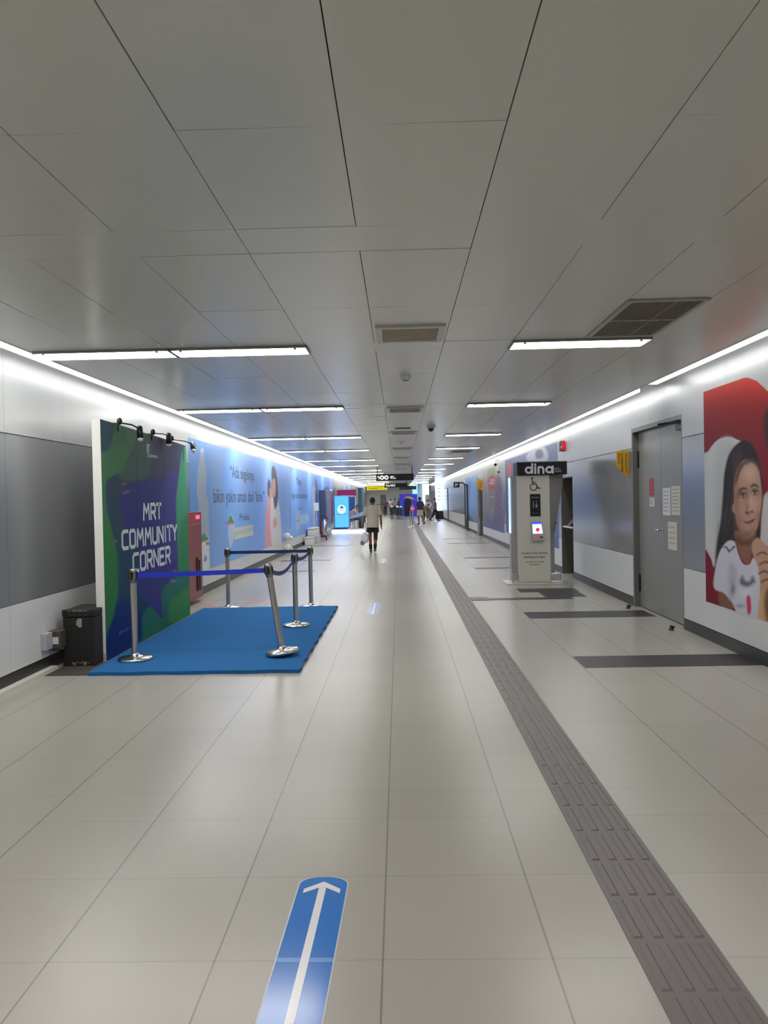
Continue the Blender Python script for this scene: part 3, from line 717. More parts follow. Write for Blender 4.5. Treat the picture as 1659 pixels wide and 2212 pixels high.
# booth beyond: display, platform, header, table, seated person
r = thing('light_box_display', 'upright glowing light blue display box with round emblem, left side', 'display', (-3.0, 40, .12))
MB().box((-3.42, 40, .16), (-2.62, 40.15, 1.86)).build('body', mat('display_blue_body', (70, 150, 220), .4), r, .03)
MB().box((-3.38, 39.992, .2), (-2.66, 39.999, 1.82)).build('screen', mat('display_blue', (40, 110, 190), .4, emit=(66, 140, 226), es=1.35), r)
MB().prism([(-3.02+.22*math.cos(t), 39.991, 1.14+.24*math.sin(t)) for t in [2*PI*k/24 for k in range(24)]], (0, -1, 0), .004).build('emblem', mat('emblem_white', (190, 225, 240), .4, emit=(180, 225, 250), es=.8), r)
MB().prism([(-3.14, 39.985, 1.2), (-2.9, 39.985, 1.2), (-3.0, 39.985, 1.35)], (0, -1, 0), .003).build('mountain', green_ink, r)
lettering('lettering', 'Minerale', (-3.17, 39.986, 1.06), (1, 0, 0), (0, 0, 1), .3, .1, red_ink, r)
lettering('lettering', 'Numbering No.1', (-3.3, 39.988, .84), (1, 0, 0), (0, 0, 1), .56, .1, ink, r)
MB().box((-3.4, 39.9, .12), (-2.7, 40.3, .16)).build('stand', mat('navy_stand', (40, 52, 100), .5), r)
r = thing('booth_platform', 'low white platform with a bright lit front edge, under the blue display', 'platform', (-2.6, 41, 0))
MB().box((-3.5, 38.6, 0), (-1.75, 44.5, .115)).build('deck', mat('deck_white', (190, 195, 205), .4), r)
MB().box((-3.5, 38.58, .02), (-1.75, 38.6, .115)).build('edge_light', mat('edge_light', (255, 255, 255), .5, emit=(240, 245, 255), es=5.), r)
r = thing('exhibition_booth', 'white booth frame with magenta header and teal side post at the left wall', 'booth', (-2.9, 43.5, .115))
for xx, yy, m_ in ((-3.42, 42.6, white), (-2.42, 42.6, white), (-3.42, 44.3, white), (-2.42, 44.3, white)): MB().box((xx-.04, yy-.04, .115), (xx+.04, yy+.04, 2.35)).build('post', m_, r)
MB().box((-3.45, 42.5, 1.86), (-2.38, 42.56, 2.2)).build('header', mat('magenta', (165, 22, 110), .4), r)
MB().box((-3.2, 42.48, 1.8), (-2.5, 42.5, 1.88)).build('header_strip', mat('pale_pink', (225, 190, 215), .5), r)
MB().box((-2.9, 44.28, 1.0), (-2.38, 44.32, 1.8)).build('back_panel', mat('panel_blue', (70, 140, 225), .5), r)
MB().box((-2.3, 42.9, .115), (-2.1, 44.3, 2.3)).build('side_panel', mat('teal_panel', (64, 110, 125), .5), r)
r = thing('booth_table', 'slanted blue-grey table on thin legs at the booth, beside seated person', 'table', (-2.1, 40.6, .115))
MB().prism([(-2.72, 40.2, .62), (-1.72, 40.2, .82), (-1.72, 40.9, 1.08), (-2.55, 40.9, .78)], (0, -.3, .95), .04).build('tabletop', mat('table_blue', (86, 130, 170), .5), r)
for xx, yy, zz in ((-2.6, 40.25, .6), (-1.8, 40.25, .76), (-1.8, 40.85, .98), (-2.5, 40.85, .74)): MB().cyl((xx, yy, .115), (xx, yy, zz), .02, 8).build('leg', steel, r)
# further adverts beyond
for k, (a, b, c_, lb) in enumerate([(47, 56, (150, 172, 222), 'lavender blue printed panel beyond the booth on the left wall'), (56.3, 62, (120, 140, 160), 'grey blue printed panel further on, left wall'), (62.5, 76, (120, 160, 225), 'sky blue printed panel at the far end of the left wall')]):
    tag(MB().box((XL, a, .42), (XL+.004, b, 2.76)).build('wall_print', mat('wall_print_%d' % k, c_, .3, noise=(1.2, .2))), lb, 'poster')

# ================================================================== RIGHT SIDE
# door
def door():
    d = struct(MB().box((XR+.0, DOOR[0], DOOR[2]-.06), (XR+.1, DOOR[1], DOOR[2])).box((XR+.0, DOOR[1]-.05, 0), (XR+.1, DOOR[1], DOOR[2]-.06)).box((XR+.0, DOOR[0], 0), (XR+.1, DOOR[0]+.03, DOOR[2]-.06)).build('door_1', mat('door_frame_grey', (110, 111, 110), .45)))
    dm = mat('door_grey', (132, 133, 128), .32, .05); x = XR+.085; mid = 10.30
    MB().box((x, DOOR[0]+.033, .012), (x+.04, mid-.003, DOOR[2]-.063)).build('door_leaf', dm, d)
    MB().box((x, mid+.003, .012), (x+.04, DOOR[1]-.053, DOOR[2]-.063)).build('door_leaf', dm, d)
    MB().box((x+.045, DOOR[0], 0), (x+.06, DOOR[1], DOOR[2])).build('door_back', dark, d)
    h = MB(); h.cyl((x, mid-.06, 1.16), (x-.05, mid-.06, 1.16), .012, 10); h.loft([(x-.05, mid-.06, 1.16), (x-.055, mid+.0, 1.16), (x-.05, mid+.08, 1.155)], [.011, .011, .009], 10)
    h.box((x-.005, mid-.08, 1.0), (x, mid-.04, 1.2)); h.build('door_handle', chrome, d)
    k = MB().box((x-.05, DOOR[0]+.05, 2.43), (x, DOOR[0]+.32, 2.5)); k.build('door_closer', black, d, .004)
    MB().loft([(x-.03, DOOR[0]+.1, 2.51), (x-.22, DOOR[0]+.45, 2.52), (x-.10, DOOR[0]+.1, 2.535)], [.012]*3, 8).build('closer_arm', black, d)
    for yy, zz in ((DOOR[1]-.06, 2.15), (DOOR[1]-.06, .35)): MB().box((x-.02, yy-.02, zz-.12), (x, yy+.012, zz+.12)).build('hinge', black, d)
    return x
dx = door()
def sheet(y0, y1, z0, z1, m, label, nm='paper_notice', lines=0, col=ink, cat='notice'):
    r = thing(nm, label, cat, (dx-.001, (y0+y1)/2, z0), group=None)
    MB().box((dx-.0025, y0, z0), (dx-.0005, y1, z1)).build('sheet', m, r)
    if lines:
        mb = MB()
        for k in range(lines):
            zz = z1-(z1-z0)*(k+1)/(lines+1.2); e = random.uniform(.02, .06)
            mb.box((dx-.0029, y0+.02+e, zz-.004), (dx-.0024, y1-.02, zz+.004))
        mb.build('print', col, r)
ppr = mat('paper', (205, 206, 208), .6); ppc = mat('paper_cream', (200, 198, 186), .6); grey_ink = mat('grey_ink', (120, 118, 122), .6)
sheet(10.58, 10.76, 1.62, 1.86, mat('sign_red', (165, 38, 58), .4), 'red sign on the far door leaf above a small white label', 'door_sign', 4, mat('pale_red_ink', (200, 110, 120), .5), 'sign')
sheet(10.56, 10.76, 1.47, 1.59, ppr, 'small white label under the red door sign', 'paper_notice', 3, ink)
sheet(9.94, 10.22, 1.36, 1.72, ppr, 'white notice on the grey door, left of the upper pair', 'paper_notice', 6, grey_ink)
sheet(9.60, 9.90, 1.37, 1.74, ppc, 'cream notice on the grey door, right of the upper pair', 'paper_notice', 7, grey_ink)
sheet(9.72, 10.04, .92, 1.28, ppc, 'single paper notice hanging below the upper pair on the grey door', 'paper_notice', 4, grey_ink)
for xx, yy, lb in ((3.27, 11.05, 'small black door stop on the floor at the far side of the grey door'), (3.25, 9.25, 'small black door stop on the floor at the near side of the grey door')):
    r = thing('door_stop', lb, 'door stop', (xx, yy, 0)); MB().lathe((xx, yy, 0), [(.03, 0), (.03, .01), (.022, .02), (.02, .05), (.012, .058), (.001, .06)], 14).build('body', black, r); MB().cyl((xx+.02, yy, .035), (xx+.04, yy, .035), .014, 10).build('rubber', dark, r)
# red poster with the girl
GX = XR
def girl_poster():
    r = thing('wall_poster', 'large red poster of a dark haired girl in a white shirt, right wall', 'poster', (XR, 7.6, .42))
    def fn(p):
        p.grad([(815, (172, 42, 26)), (880, (134, 32, 34)), (950, (122, 34, 44)), (1060, (126, 22, 44)), (1300, (120, 22, 46))]); p.T(1500, 800, 3.95)
        W_ = (196, 200, 202)
        p.poly([(72, 790), (120, 690), (180, 610), (240, 575), (300, 568), (360, 590), (400, 640), (300, 900), (260, 1200), (180, 1660), (140, 1600), (100, 1530), (72, 1480)], W_, 1.2)
        p.poly([(200, 650), (330, 600), (300, 900), (240, 1300), (190, 1500), (170, 1200)], (172, 178, 184), 8, .6)
        p.poly([(590, 1085), (640, 1030), (760, 980), (1050, 1000), (1050, 1700), (700, 1700), (600, 1500), (552, 1420), (568, 1220)], (190, 186, 190), 3)
        p.poly([(640, 300), (600, 360), (588, 450), (606, 600), (640, 700), (760, 760), (900, 700), (900, 300), (760, 220)], (62, 42, 48), 4)
        p.poly([(700, 450), (760, 400), (840, 450), (850, 620), (780, 740), (700, 680)], (150, 108, 92), 6)
        # hair
        p.poly([(400, 600), (436, 596), (490, 630), (530, 700), (562, 800), (585, 960), (585, 1120), (572, 1260), (560, 1440), (520, 1460), (430, 1450), (350, 1460), (262, 1490), (240, 1540), (195, 1620), (165, 1760), (180, 1600), (196, 1440), (222, 1300), (240, 1100), (252, 900), (282, 750), (330, 660)], (42, 37, 42), 2)
        p.blob(350, 760, 50, 100, (72, 62, 64), .5); p.blob(250, 1250, 30, 150, (84, 72, 70), .4)
        rs = random.Random(4)
        for k in range(26):
            x_ = 245+k*4.2; a_ = 1460-rs.random()*260; b_ = 700+rs.random()*120+max(0, 300-k*14)
            p.poly([(x_-10, a_), (x_-2, a_-40), (x_+45, b_), (x_+49, b_), (x_+6, a_-30), (x_-4, a_+20)], (78, 68, 70) if k % 3 else (24, 21, 25), 1.2, .35)
        for k in range(12):
            x_ = 170+k*13; p.poly([(x_, 1560+rs.random()*80), (x_+16, 1440), (x_+26, 1300), (x_+30, 1310), (x_+22, 1450), (x_+8, 1590)], (60, 50, 54), 2, .5)
        # arm
        p.poly([(175, 1850), (205, 1900), (215, 2000), (300, 2050), (340, 2010), (300, 1950), (250, 1880)], (128, 88, 68), 2)
        # shirt
        p.poly([(245, 1500), (290, 1455), (345, 1465), (372, 1560), (415, 1650), (470, 1655), (502, 1600), (540, 1640), (590, 1760), (590, 1900), (560, 2160), (450, 2110), (370, 2080), (320, 1980), (250, 1900), (165, 1850), (185, 1660), (212, 1560)], (200, 200, 214), 1.5)
        p.poly([(300, 1650), (360, 1700), (350, 1850), (310, 1960), (290, 1850)], (166, 160, 186), 6, .7)
        p.poly([(240, 1510), (270, 1520), (290, 1555), (310, 1545), (355, 1500), (330, 1500), (300, 1530), (275, 1500)], (60, 52, 60), 1.2, .8)
        p.poly([(385, 1800), (410, 1750), (432, 1790), (470, 1800), (494, 1755), (520, 1800), (500, 1822), (450, 1850), (400, 1830)], (70, 66, 80), 4, .85); p.blob(330, 1870, 20, 50, (112, 104, 134), .8); p.blob(435, 1900, 60, 40, (222, 222, 232), .6)
        p.poly([(445, 1940), (475, 1930), (484, 2050), (455, 2080)], (196, 60, 86), 2); p.blob(390, 2010, 40, 16, (130, 120, 150), .7)
        # neck
        p.poly([(350, 1370), (362, 1480), (395, 1590), (432, 1645), (470, 1640), (490, 1560), (500, 1450), (520, 1390)], (138, 96, 76), 2)
        p.poly([(352, 1400), (420, 1450), (500, 1440), (500, 1480), (420, 1500), (360, 1470)], (96, 66, 56), 4, .8)
        # face
        p.poly([(412, 775), (470, 762), (520, 790), (552, 870), (572, 1000), (576, 1100), (560, 1230), (538, 1340), (500, 1405), (450, 1428), (402, 1395), (366, 1320), (348, 1230), (330, 1210), (322, 1170), (338, 1120), (338, 1020), (346, 920), (372, 835)], (176, 138, 120), 1.6)
        p.poly([(372, 840), (392, 800), (430, 772), (470, 756), (520, 782), (546, 850), (520, 812), (480, 786), (440, 800), (408, 840), (380, 900), (350, 990), (346, 930)], (44, 36, 40), 2.2, .9)
        p.poly([(420, 790), (446, 806), (470, 800), (470, 790), (446, 794)], (60, 44, 44), 1, .8)
        p.blob(470, 880, 60, 70, (204, 170, 152), .8); p.blob(510, 1160, 34, 60, (202, 164, 146), .7); p.blob(395, 1200, 36, 60, (186, 144, 126), .6)
        p.blob(360, 1100, 24, 200, (128, 94, 80), .6); p.blob(440, 1400, 60, 30, (134, 96, 80), .6); p.poly([(366, 1320), (410, 1360), (460, 1380), (520, 1350), (500, 1405), (450, 1430), (402, 1395)], (120, 84, 72), 6, .6)
        p.poly([(376, 1030), (400, 1000), (440, 1000), (452, 1015), (410, 1018), (384, 1045)], (62, 46, 48), 1.5, .9)
        p.poly([(478, 985), (510, 965), (545, 985), (545, 1000), (512, 985), (484, 1002)], (62, 46, 48), 1.5, .9)
        p.blob(412, 1062, 44, 36, (84, 56, 56), .85); p.blob(516, 1036, 40, 36, (84, 56, 56), .85)
        p.poly([(384, 1074), (400, 1056), (424, 1054), (442, 1070), (424, 1082), (400, 1084)], (196, 182, 178), 1.2, .8); p.poly([(488, 1048), (502, 1030), (526, 1028), (544, 1042), (528, 1056), (504, 1058)], (196, 182, 178), 1.2, .8); p.blob(414, 1070, 15, 15, (22, 17, 20)); p.blob(516, 1044, 15, 15, (22, 17, 20)); p.poly([(380, 1072), (400, 1050), (426, 1048), (446, 1068), (424, 1060), (402, 1062)], (28, 20, 24), 1.2, .95); p.poly([(484, 1046), (502, 1024), (528, 1022), (548, 1040), (526, 1034), (504, 1036)], (28, 20, 24), 1.2, .95); p.blob(400, 1106, 22, 8, (206, 170, 160), .6); p.blob(518, 1082, 22, 8, (206, 170, 160), .6)
        p.blob(482, 1110, 14, 80, (206, 170, 152), .7); p.blob(452, 1180, 12, 40, (140, 100, 86), .6); p.blob(452, 1216, 20, 14, (84, 54, 50), .95); p.blob(490, 1206, 15, 12, (90, 58, 54), .95); p.blob(380, 1290, 30, 60, (140, 100, 84), .6); p.blob(548, 1260, 20, 60, (140, 100, 84), .6); p.blob(470, 1190, 14, 14, (204, 166, 148), .6)
        p.poly([(420, 1290), (450, 1288), (490, 1280), (514, 1268), (500, 1296), (460, 1312), (432, 1306)], (150, 84, 84), 1.3); p.poly([(418, 1284), (460, 1290), (516, 1262), (500, 1286), (460, 1296)], (86, 50, 52), .9, .9)
        # hand by the chest
        p.poly([(494, 1470), (530, 1430), (560, 1440), (610, 1490), (700, 1560), (700, 1900), (600, 1960), (585, 2140), (545, 2130), (560, 1950), (556, 1760), (536, 1660), (510, 1600), (492, 1540)], (186, 146, 126), 2)
        for (a, b_) in ((560, 1570), (585, 1650), (575, 1730), (600, 1800)): p.poly([(a-30, b_), (a+20, b_-26), (a+60, b_-8), (a+60, b_+6), (a+16, b_-8), (a-26, b_+14)], (92, 60, 58), 1.5, .85)
        p.poly([(560, 1920), (620, 1880), (640, 2150), (545, 2130)], (204, 168, 116), 3, .8); p.poly([(600, 1900), (700, 1860), (700, 2200), (620, 2150)], (90, 60, 54), 4, .8)
    ys = cols(XR, 1523, 1760, 200, 1080)
    ya, yb = wl(XR, 1523, 846)[0], wl(XR, 1610, 817)[0]
    def zt(y):
        px = [6.3, 6.9, 7.1, 7.35, 7.55, 7.62, 8.7]; pz = [2.2, 2.45, 2.55, 2.70, 2.765, 2.77, 2.77]
        return float(np.interp(y, px, pz))
    printed('printed_sheet', XR, -1, ys, lambda y: .43, zt, 330, fn, paintmat('girl_print', .45), r, .003)
girl_poster()
# yellow projecting sign
r = thing('projecting_sign', 'yellow sign with a cut lower corner sticking out before the grey door', 'sign', (3.35, 11.45, 1.9))
pts = [(3.25, 2.29), (3.25, 2.07), (3.36, 1.93), (3.418, 1.89), (3.418, 2.295)]
MB().prism([(a, 11.45, b) for a, b in pts], (0, -1, 0), .006).build('plate', mat('sign_yellow', (214, 160, 10), .45), r)
lettering('lettering', 'AREA TERBATAS', (3.345, 11.449, 1.98), (0, 0, 1), (-1, 0, 0), .28, .035, black, r, .001)
lettering('lettering', 'HANYA PETUGAS', (3.405, 11.449, 1.97), (0, 0, 1), (-1, 0, 0), .28, .03, black, r, .001)
lettering('lettering', 'AWAS', (3.295, 11.449, 2.10), (0, 0, 1), (-1, 0, 0), .16, .03, black, r, .001)
r = thing('projecting_sign', 'small distant yellow sign sticking out beside the blue mountain poster', 'sign', (3.3, 31.3, 1.9))
MB().prism([(a-.0, 31.3, b) for a, b in [(3.2, 2.36), (3.2, 2.1), (3.3, 1.96), (3.417, 1.9), (3.417, 2.37)]], (0, -1, 0), .006).build('plate', mat('sign_yellow', (214, 160, 10), .45), r)
lettering('lettering', 'AWAS', (3.36, 31.299, 2.0), (0, 0, 1), (-1, 0, 0), .28, .06, black, r, .001)
# fire alarm beacon
r = thing('fire_alarm', 'red fire alarm lamp with a black side high on the right wall', 'alarm', (3.38, 15.8, 2.6))
MB().box((3.335, 15.75, 2.56), (XR, 15.95, 2.77)).build('housing', black, r, .01)
MB().box((3.35, 15.70, 2.57), (3.415, 15.75, 2.76)).build('lens', mat('alarm_red', (220, 20, 30), .3, emit=(230, 20, 35), es=.12), r, .01)
MB().box((3.34, 15.74, 2.62), (3.35, 15.75, 2.66)).build('label', white, r)
# alcove behind the kiosk
def niche(n, o, depth, label_inside=True):
    mb = MB(); x0, x1 = XR+.025, XR+depth
    e = .012; xa = XR+.001; mb.box((x1, o[0]-.05, 0), (x1+.05, o[1]+.05, o[2]+.05)); mb.box((xa, o[0]-.001, 0), (x1, o[0]+e, o[2]-e)); mb.box((xa, o[1]-e, 0), (x1, o[1]+.001, o[2]-e)); mb.box((xa, o[0], o[2]-e), (x1, o[1], o[2]+.001))
    return struct(mb.build(n, mat('niche_grey', (104, 101, 93), .5)))
niche('trim_20', ALC, .5); niche('trim_21', N3, .15); niche('trim_22', N4, .3); niche('trim_23', N5, .3)
r = thing('alcove_shelf', 'white edged shelf inside the dark wall opening behind the kiosk', 'shelf', (3.65, 15.6, 1.0))
MB().box((3.44, 15.3, .98), (3.9, 16.15, 1.01)).build('board', white, r); MB().box((3.75, 15.4, .85), (3.8, 16.1, .98)).build('bracket', steel, r)
tag(MB().prism([(3.46, 15.6, 1.012), (3.88, 15.6, 1.012), (3.88, 15.6, 1.3), (3.7, 15.6, 1.28), (3.55, 15.6, 1.14)], (0, -1, 0), .3).build('telephone_hood', black), 'black sloped object lying on the alcove shelf', 'equipment')

# help kiosk
def kiosk():
    r = thing('help_kiosk', 'grey free-standing kiosk with black dina header on the right', 'kiosk', (2.55, 14.45, 0))
    kg = mat('kiosk_grey', (206, 204, 194), .45); ks = mat('kiosk_side', (160, 158, 154), .35, .2)
    MB().box((1.98, 14.22, 0), (3.1, 14.95, .018)).box((2.12, 14.30, .018), (3.0, 14.85, .06)).build('base_plate', steel, r, .004)
    fr = MB(); fr.box((2.205, 14.33, .06), (2.815, 14.38, 2.04)); fr.build('front_panel', kg, r, .008)
    # body widening to the top on the right
    xs = lambda z: 2.92 if z < .9 else 2.92+.18*min(1, (z-.9)/1.0)
    mb = MB(); zs = [.06+.1*k for k in range(20)]+[2.03]; vs = []
    for z in zs:
        vs += [(2.22, 14.39, z), (2.81, 14.39, z), (xs(z), 14.5, z), (xs(z), 14.72, z), (2.11, 14.72, z), (2.105, 14.5, z)]
    fs = [(i*6+k, i*6+(k+1) % 6, (i+1)*6+(k+1) % 6, (i+1)*6+k) for i in range(len(zs)-1) for k in range(6)]
    mb.add(vs, fs); mb.add(vs[-6:], [tuple(range(6))]); mb.build('body', ks, r)
    MB().box((2.205, 14.26, 2.04), (3.13, 14.75, 2.275)).build('header', mat('header_black', (22, 22, 32), .5, spec=.3), r, .006)
    MB().box((2.2, 14.25, 2.276), (3.135, 14.76, 2.29)).build('header_cap', mat('cap_grey', (150, 148, 144), .3, .5), r)
    W = mat('kiosk_white', (215, 216, 222), .5)
    mb = MB(); O = (2.345, 14.258, 2.075); U = (1, 0, 0); V = (0, 0, 1); lw = .036
    def ring(cx): return [(cx+.055*math.cos(t), .055+.05*math.sin(t)) for t in [2*PI*k/18 for k in range(18)]]
    stroke(mb, ring(.075), O, U, V, lw, .004, closed=True); stroke(mb, [(.138, .0), (.138, .17)], O, U, V, lw, .007)
    stroke(mb, [(.195, -.005), (.195, .11)], O, U, V, lw, .004); stroke(mb, [(.195, .145), (.195, .165)], O, U, V, lw, .004)
    stroke(mb, [(.255, -.005), (.255, .10), (.285, .11), (.33, .10), (.345, .07), (.345, -.005)], O, U, V, lw, .004)
    stroke(mb, ring(.455), O, U, V, lw, .004, closed=True); stroke(mb, [(.518, -.005), (.518, .115)], O, U, V, lw, .007)
    mb.build('lettering', W, r)
    for k, t in enumerate(('Digital', 'Information', 'Assistant')): lettering('small_print', t, (2.9, 14.257, 2.145-.03*k), U, V, .09+.03*(k > 0), .018, W, r, .001)
    # wheelchair symbol
    mb = MB(); O = (2.42, 14.328, 1.74); bk = mat('symbol_black', (40, 40, 40), .5)
    arc = [(.095+.062*math.cos(t), .075+.062*math.sin(t)) for t in [math.radians(a) for a in range(110, 372, 15)]]
    stroke(mb, arc, O, U, V, .016, .002); stroke(mb, [(.075, .20), (.09, .13), (.145, .13), (.18, .05), (.22, .055)], O, U, V, .02, .002); stroke(mb, [(.08, .17), (.14, .165)], O, U, V, .014, .002)
    hd = [(.07+.02*math.cos(t), .235+.02*math.sin(t)) for t in [2*PI*k/12 for k in range(12)]]
    mb.prism([Vector(O)+Vector((a, 0, b))+Vector((0, -.002, 0)) for a, b in hd], (0, -1, 0), .002)
    mb.build('wheelchair_symbol', bk, r)
    MB().box((2.447, 14.318, 1.27), (2.637, 14.329, 1.685)).build('sign_plate', mat('plate_black', (18, 18, 30), .3), r)
    pale = mat('pale_ink', (190, 190, 200), .5)
    lettering('lettering', '1\u2193', (2.5, 14.317, 1.42), U, V, .09, .14, pale, r, .001); lettering('small_print', 'MRT JAKARTA', (2.47, 14.317, 1.6), U, V, .14, .03, pale, r, .001); lettering('small_print', 'Tekan tombol', (2.48, 14.317, 1.32), U, V, .12, .02, grey_ink, r, .001)
    # card reader
    sh = MB(); sh.add([(2.46, 14.329, .83), (2.685, 14.329, .83), (2.635, 14.329, 1.17), (2.455, 14.329, 1.17), (2.47, 14.24, .82), (2.69, 14.24, .82), (2.64, 14.27, 1.165), (2.46, 14.27, 1.165)], [(4, 5, 6, 7), (0, 1, 5, 4), (1, 2, 6, 5), (2, 3, 7, 6), (3, 0, 4, 7), (3, 2, 1, 0)])
    h = sh.build('card_reader', mat('reader_grey', (178, 172, 170), .4), r)
    def quad(x0, x1, z0, z1, o=.001):
        def P(x, z):
            t = (z-.82)/.345; return (2.47+(x)*(.22-.04*t)-.01*t, 14.24+.03*t-o, z)
        return [P(x0, z0), P(x1, z0), P(x1, z1), P(x0, z1)]
    n_ = (0, -1, .09)
    MB().prism(quad(.04, .96, .945, 1.125), n_, .001).build('screen', mat('screen_glow', (200, 205, 255), .3, emit=(190, 200, 255), es=.85), h)
    MB().prism(quad(.04, .96, 1.125, 1.16), n_, .001).build('screen_bar', mat('screen_blue', (40, 60, 230), .3, emit=(50, 70, 240), es=.9), h)
    MB().prism([(2.565+.033*math.cos(t), 14.246, 1.02+.035*math.sin(t)) for t in [2*PI*k/20 for k in range(20)]], n_, .001).build('red_disc', mat('disc_red', (230, 30, 70), .4, emit=(220, 20, 60), es=.6), h)
    MB().prism(quad(.35, .58, .86, .90, .002), n_, .001).build('button', mat('button_red', (230, 60, 70), .4, emit=(230, 60, 60), es=.3), h)
    MB().prism(quad(.64, .9, .865, .89, .002), n_, .001).build('slot', dark, h)
    bkk = mat('kiosk_ink', (45, 44, 46), .5)
    lettering('lettering', 'Gunakan fitur kontak,', (2.265, 14.329, .555), U, V, .50, .05, bkk, r, .0015); lettering('lettering', 'tentang petugas.', (2.31, 14.329, .475), U, V, .41, .05, bkk, r, .0015)
    lettering('small_print', 'Use this to contact', (2.35, 14.329, .405), U, V, .33, .03, bkk, r, .0015); lettering('small_print', 'the station.', (2.42, 14.329, .355), U, V, .2, .03, bkk, r, .0015)
    for xa, xb in ((2.08, 2.2), (2.82, 3.0)): MB().box((xa, 14.31, .018), (xb, 14.4, .20)).box((xa, 14.26, .018), (xb, 14.31, .05)).build('foot', chrome, r, .01)
    # added glow strip in place of reflections on the left flank, print on right
    MB().box((2.10, 14.47, .95), (2.106, 14.72, 2.0)).build('side_glow', mat('side_glow', (210, 225, 250), .2, emit=(190, 215, 255), es=.55), r)
    # scribbled print on the right flank
    gi = mat('faint_grey', (112, 110, 112), .5); mb = MB(); random.seed(5)
    for k in range(7):
        z = .95+.15*k; pl = [(random.uniform(0, .07), random.uniform(0, .1)) for _ in range(4)]
        stroke(mb, pl, (2.885+.02*k/3, 14.40+.055+.01*k/3, z), (.8, .6, 0), (0, 0, 1), .012, .02)
    mb.build('flank_print', gi, r)
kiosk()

# far right prints
def rprint(name, label, pa, pb, zb, zt_, nx_, nz_, fn):
    r = thing('wall_poster', label, 'poster', (XR, (wl(XR, pa, 1080)[0]+wl(XR, pb, 1080)[0])/2, zb), group='printed posters along the right wall')
    printed('printed_sheet', XR, -1, cols(XR, pa, pb, nx_, 1080), lambda y: zb, lambda y: zt_, nz_, fn, paintmat(name, .3), r, .003)
    return r
def fA(p):
    p.grad([(960, (108, 114, 140)), (1060, (92, 106, 148)), (1200, (84, 104, 164))]); p.T(960, 940, 5.53)
    p.poly([(755, 350), (795, 350), (795, 500), (765, 510)], (200, 84, 80), 1); p.blob(780, 690, 30, 12, (150, 165, 200), .8); p.blob(780, 790, 24, 10, (150, 165, 200), .8)
    p.poly([(1000, 215), (1190, 140), (1230, 300), (1010, 320)], (176, 178, 196), 2); p.poly([(1090, 190), (1160, 170), (1180, 260), (1100, 280)], (110, 110, 130), 2); p.blob(830, 900, 30, 120, (190, 205, 225), .6)
rA = rprint('print_slate', 'slate blue poster on the right wall partly hidden behind the kiosk', 1092, 1206, .5, 2.80, 90, 90, fA)
def fB(p):
    p.grad([(1000, (176, 178, 172)), (1060, (150, 146, 150)), (1150, (100, 98, 132))]); p.T(960, 940, 8.847)
    p.poly([(830, 600), (950, 570), (950, 780), (830, 830)], (140, 152, 112), 2); p.poly([(820, 840), (960, 760), (985, 960), (950, 1080), (860, 1060)], (176, 70, 84), 2); p.blob(900, 920, 50, 24, (215, 190, 195), .9); p.blob(920, 860, 40, 20, (220, 200, 200), .8)
    p.poly([(990, 800), (1080, 830), (1110, 1100), (1090, 1700), (960, 1800), (960, 1350)], (110, 92, 116), 3); p.poly([(845, 1100), (960, 1090), (950, 1650), (870, 1650)], (132, 130, 126), 2)
    for k in range(9): p.blob(905, 1390+33*k, 40, 7, (176, 168, 150), .8)
    for k in range(14): p.blob(1000+random.random()*90, 1150+k*40, 8, 26, (180, 160, 180), .6)
    p.poly([(740, 1600), (1130, 1500), (1150, 2000), (740, 1800)], (84, 84, 132), 14, .8); p.blob(900, 1180, 44, 16, (190, 190, 196), .7); p.blob(790, 1100, 14, 200, (96, 100, 130), .6)
rB = rprint('print_crowd', 'colourful crowd poster with red and green title on the right wall', 1043, 1089, .45, 2.72, 60, 110, fB)
def fC(p):
    p.grad([(1000, (120, 160, 226)), (1090, (140, 172, 226)), (1130, (90, 130, 170)), (1150, (72, 110, 80))]); p.T(960, 940, 8.847)
    p.poly([(400, 1600), (460, 1520), (560, 1650), (580, 1760), (400, 1700)], (70, 108, 74), 2); p.blob(490, 900, 40, 12, (90, 110, 160), .7); p.blob(490, 990, 30, 10, (90, 110, 160), .7)
rC = rprint('print_mountain', 'sky blue poster with green hills at its foot, far right wall', 1006, 1032, .5, 2.6, 40, 70, fC)
# wall camera
r = thing('wall_camera', 'small white bullet camera high on the right wall above the crowd poster', 'security camera', (3.35, 26.3, 2.8))
MB().cyl((XR, 26.3, 2.9), (3.3, 26.3, 2.86), .02, 8).build('bracket', white, r); MB().cyl((3.3, 26.1, 2.74), (3.28, 26.5, 2.86), .055, 12).build('housing', white, r); MB().cyl((3.3, 26.09, 2.735), (3.3, 26.12, 2.745), .05, 12).build('lens', black, r)
r = thing('wall_camera', 'white square sensor box below the bullet camera on the right wall', 'security camera', (3.38, 26.0, 2.5))
MB().box((3.33, 25.8, 2.5), (XR, 26.0, 2.7)).build('housing', offwhite, r, .01); MB().box((3.34, 25.79, 2.44), (3.4, 25.85, 2.5)).build('lens', black, r)
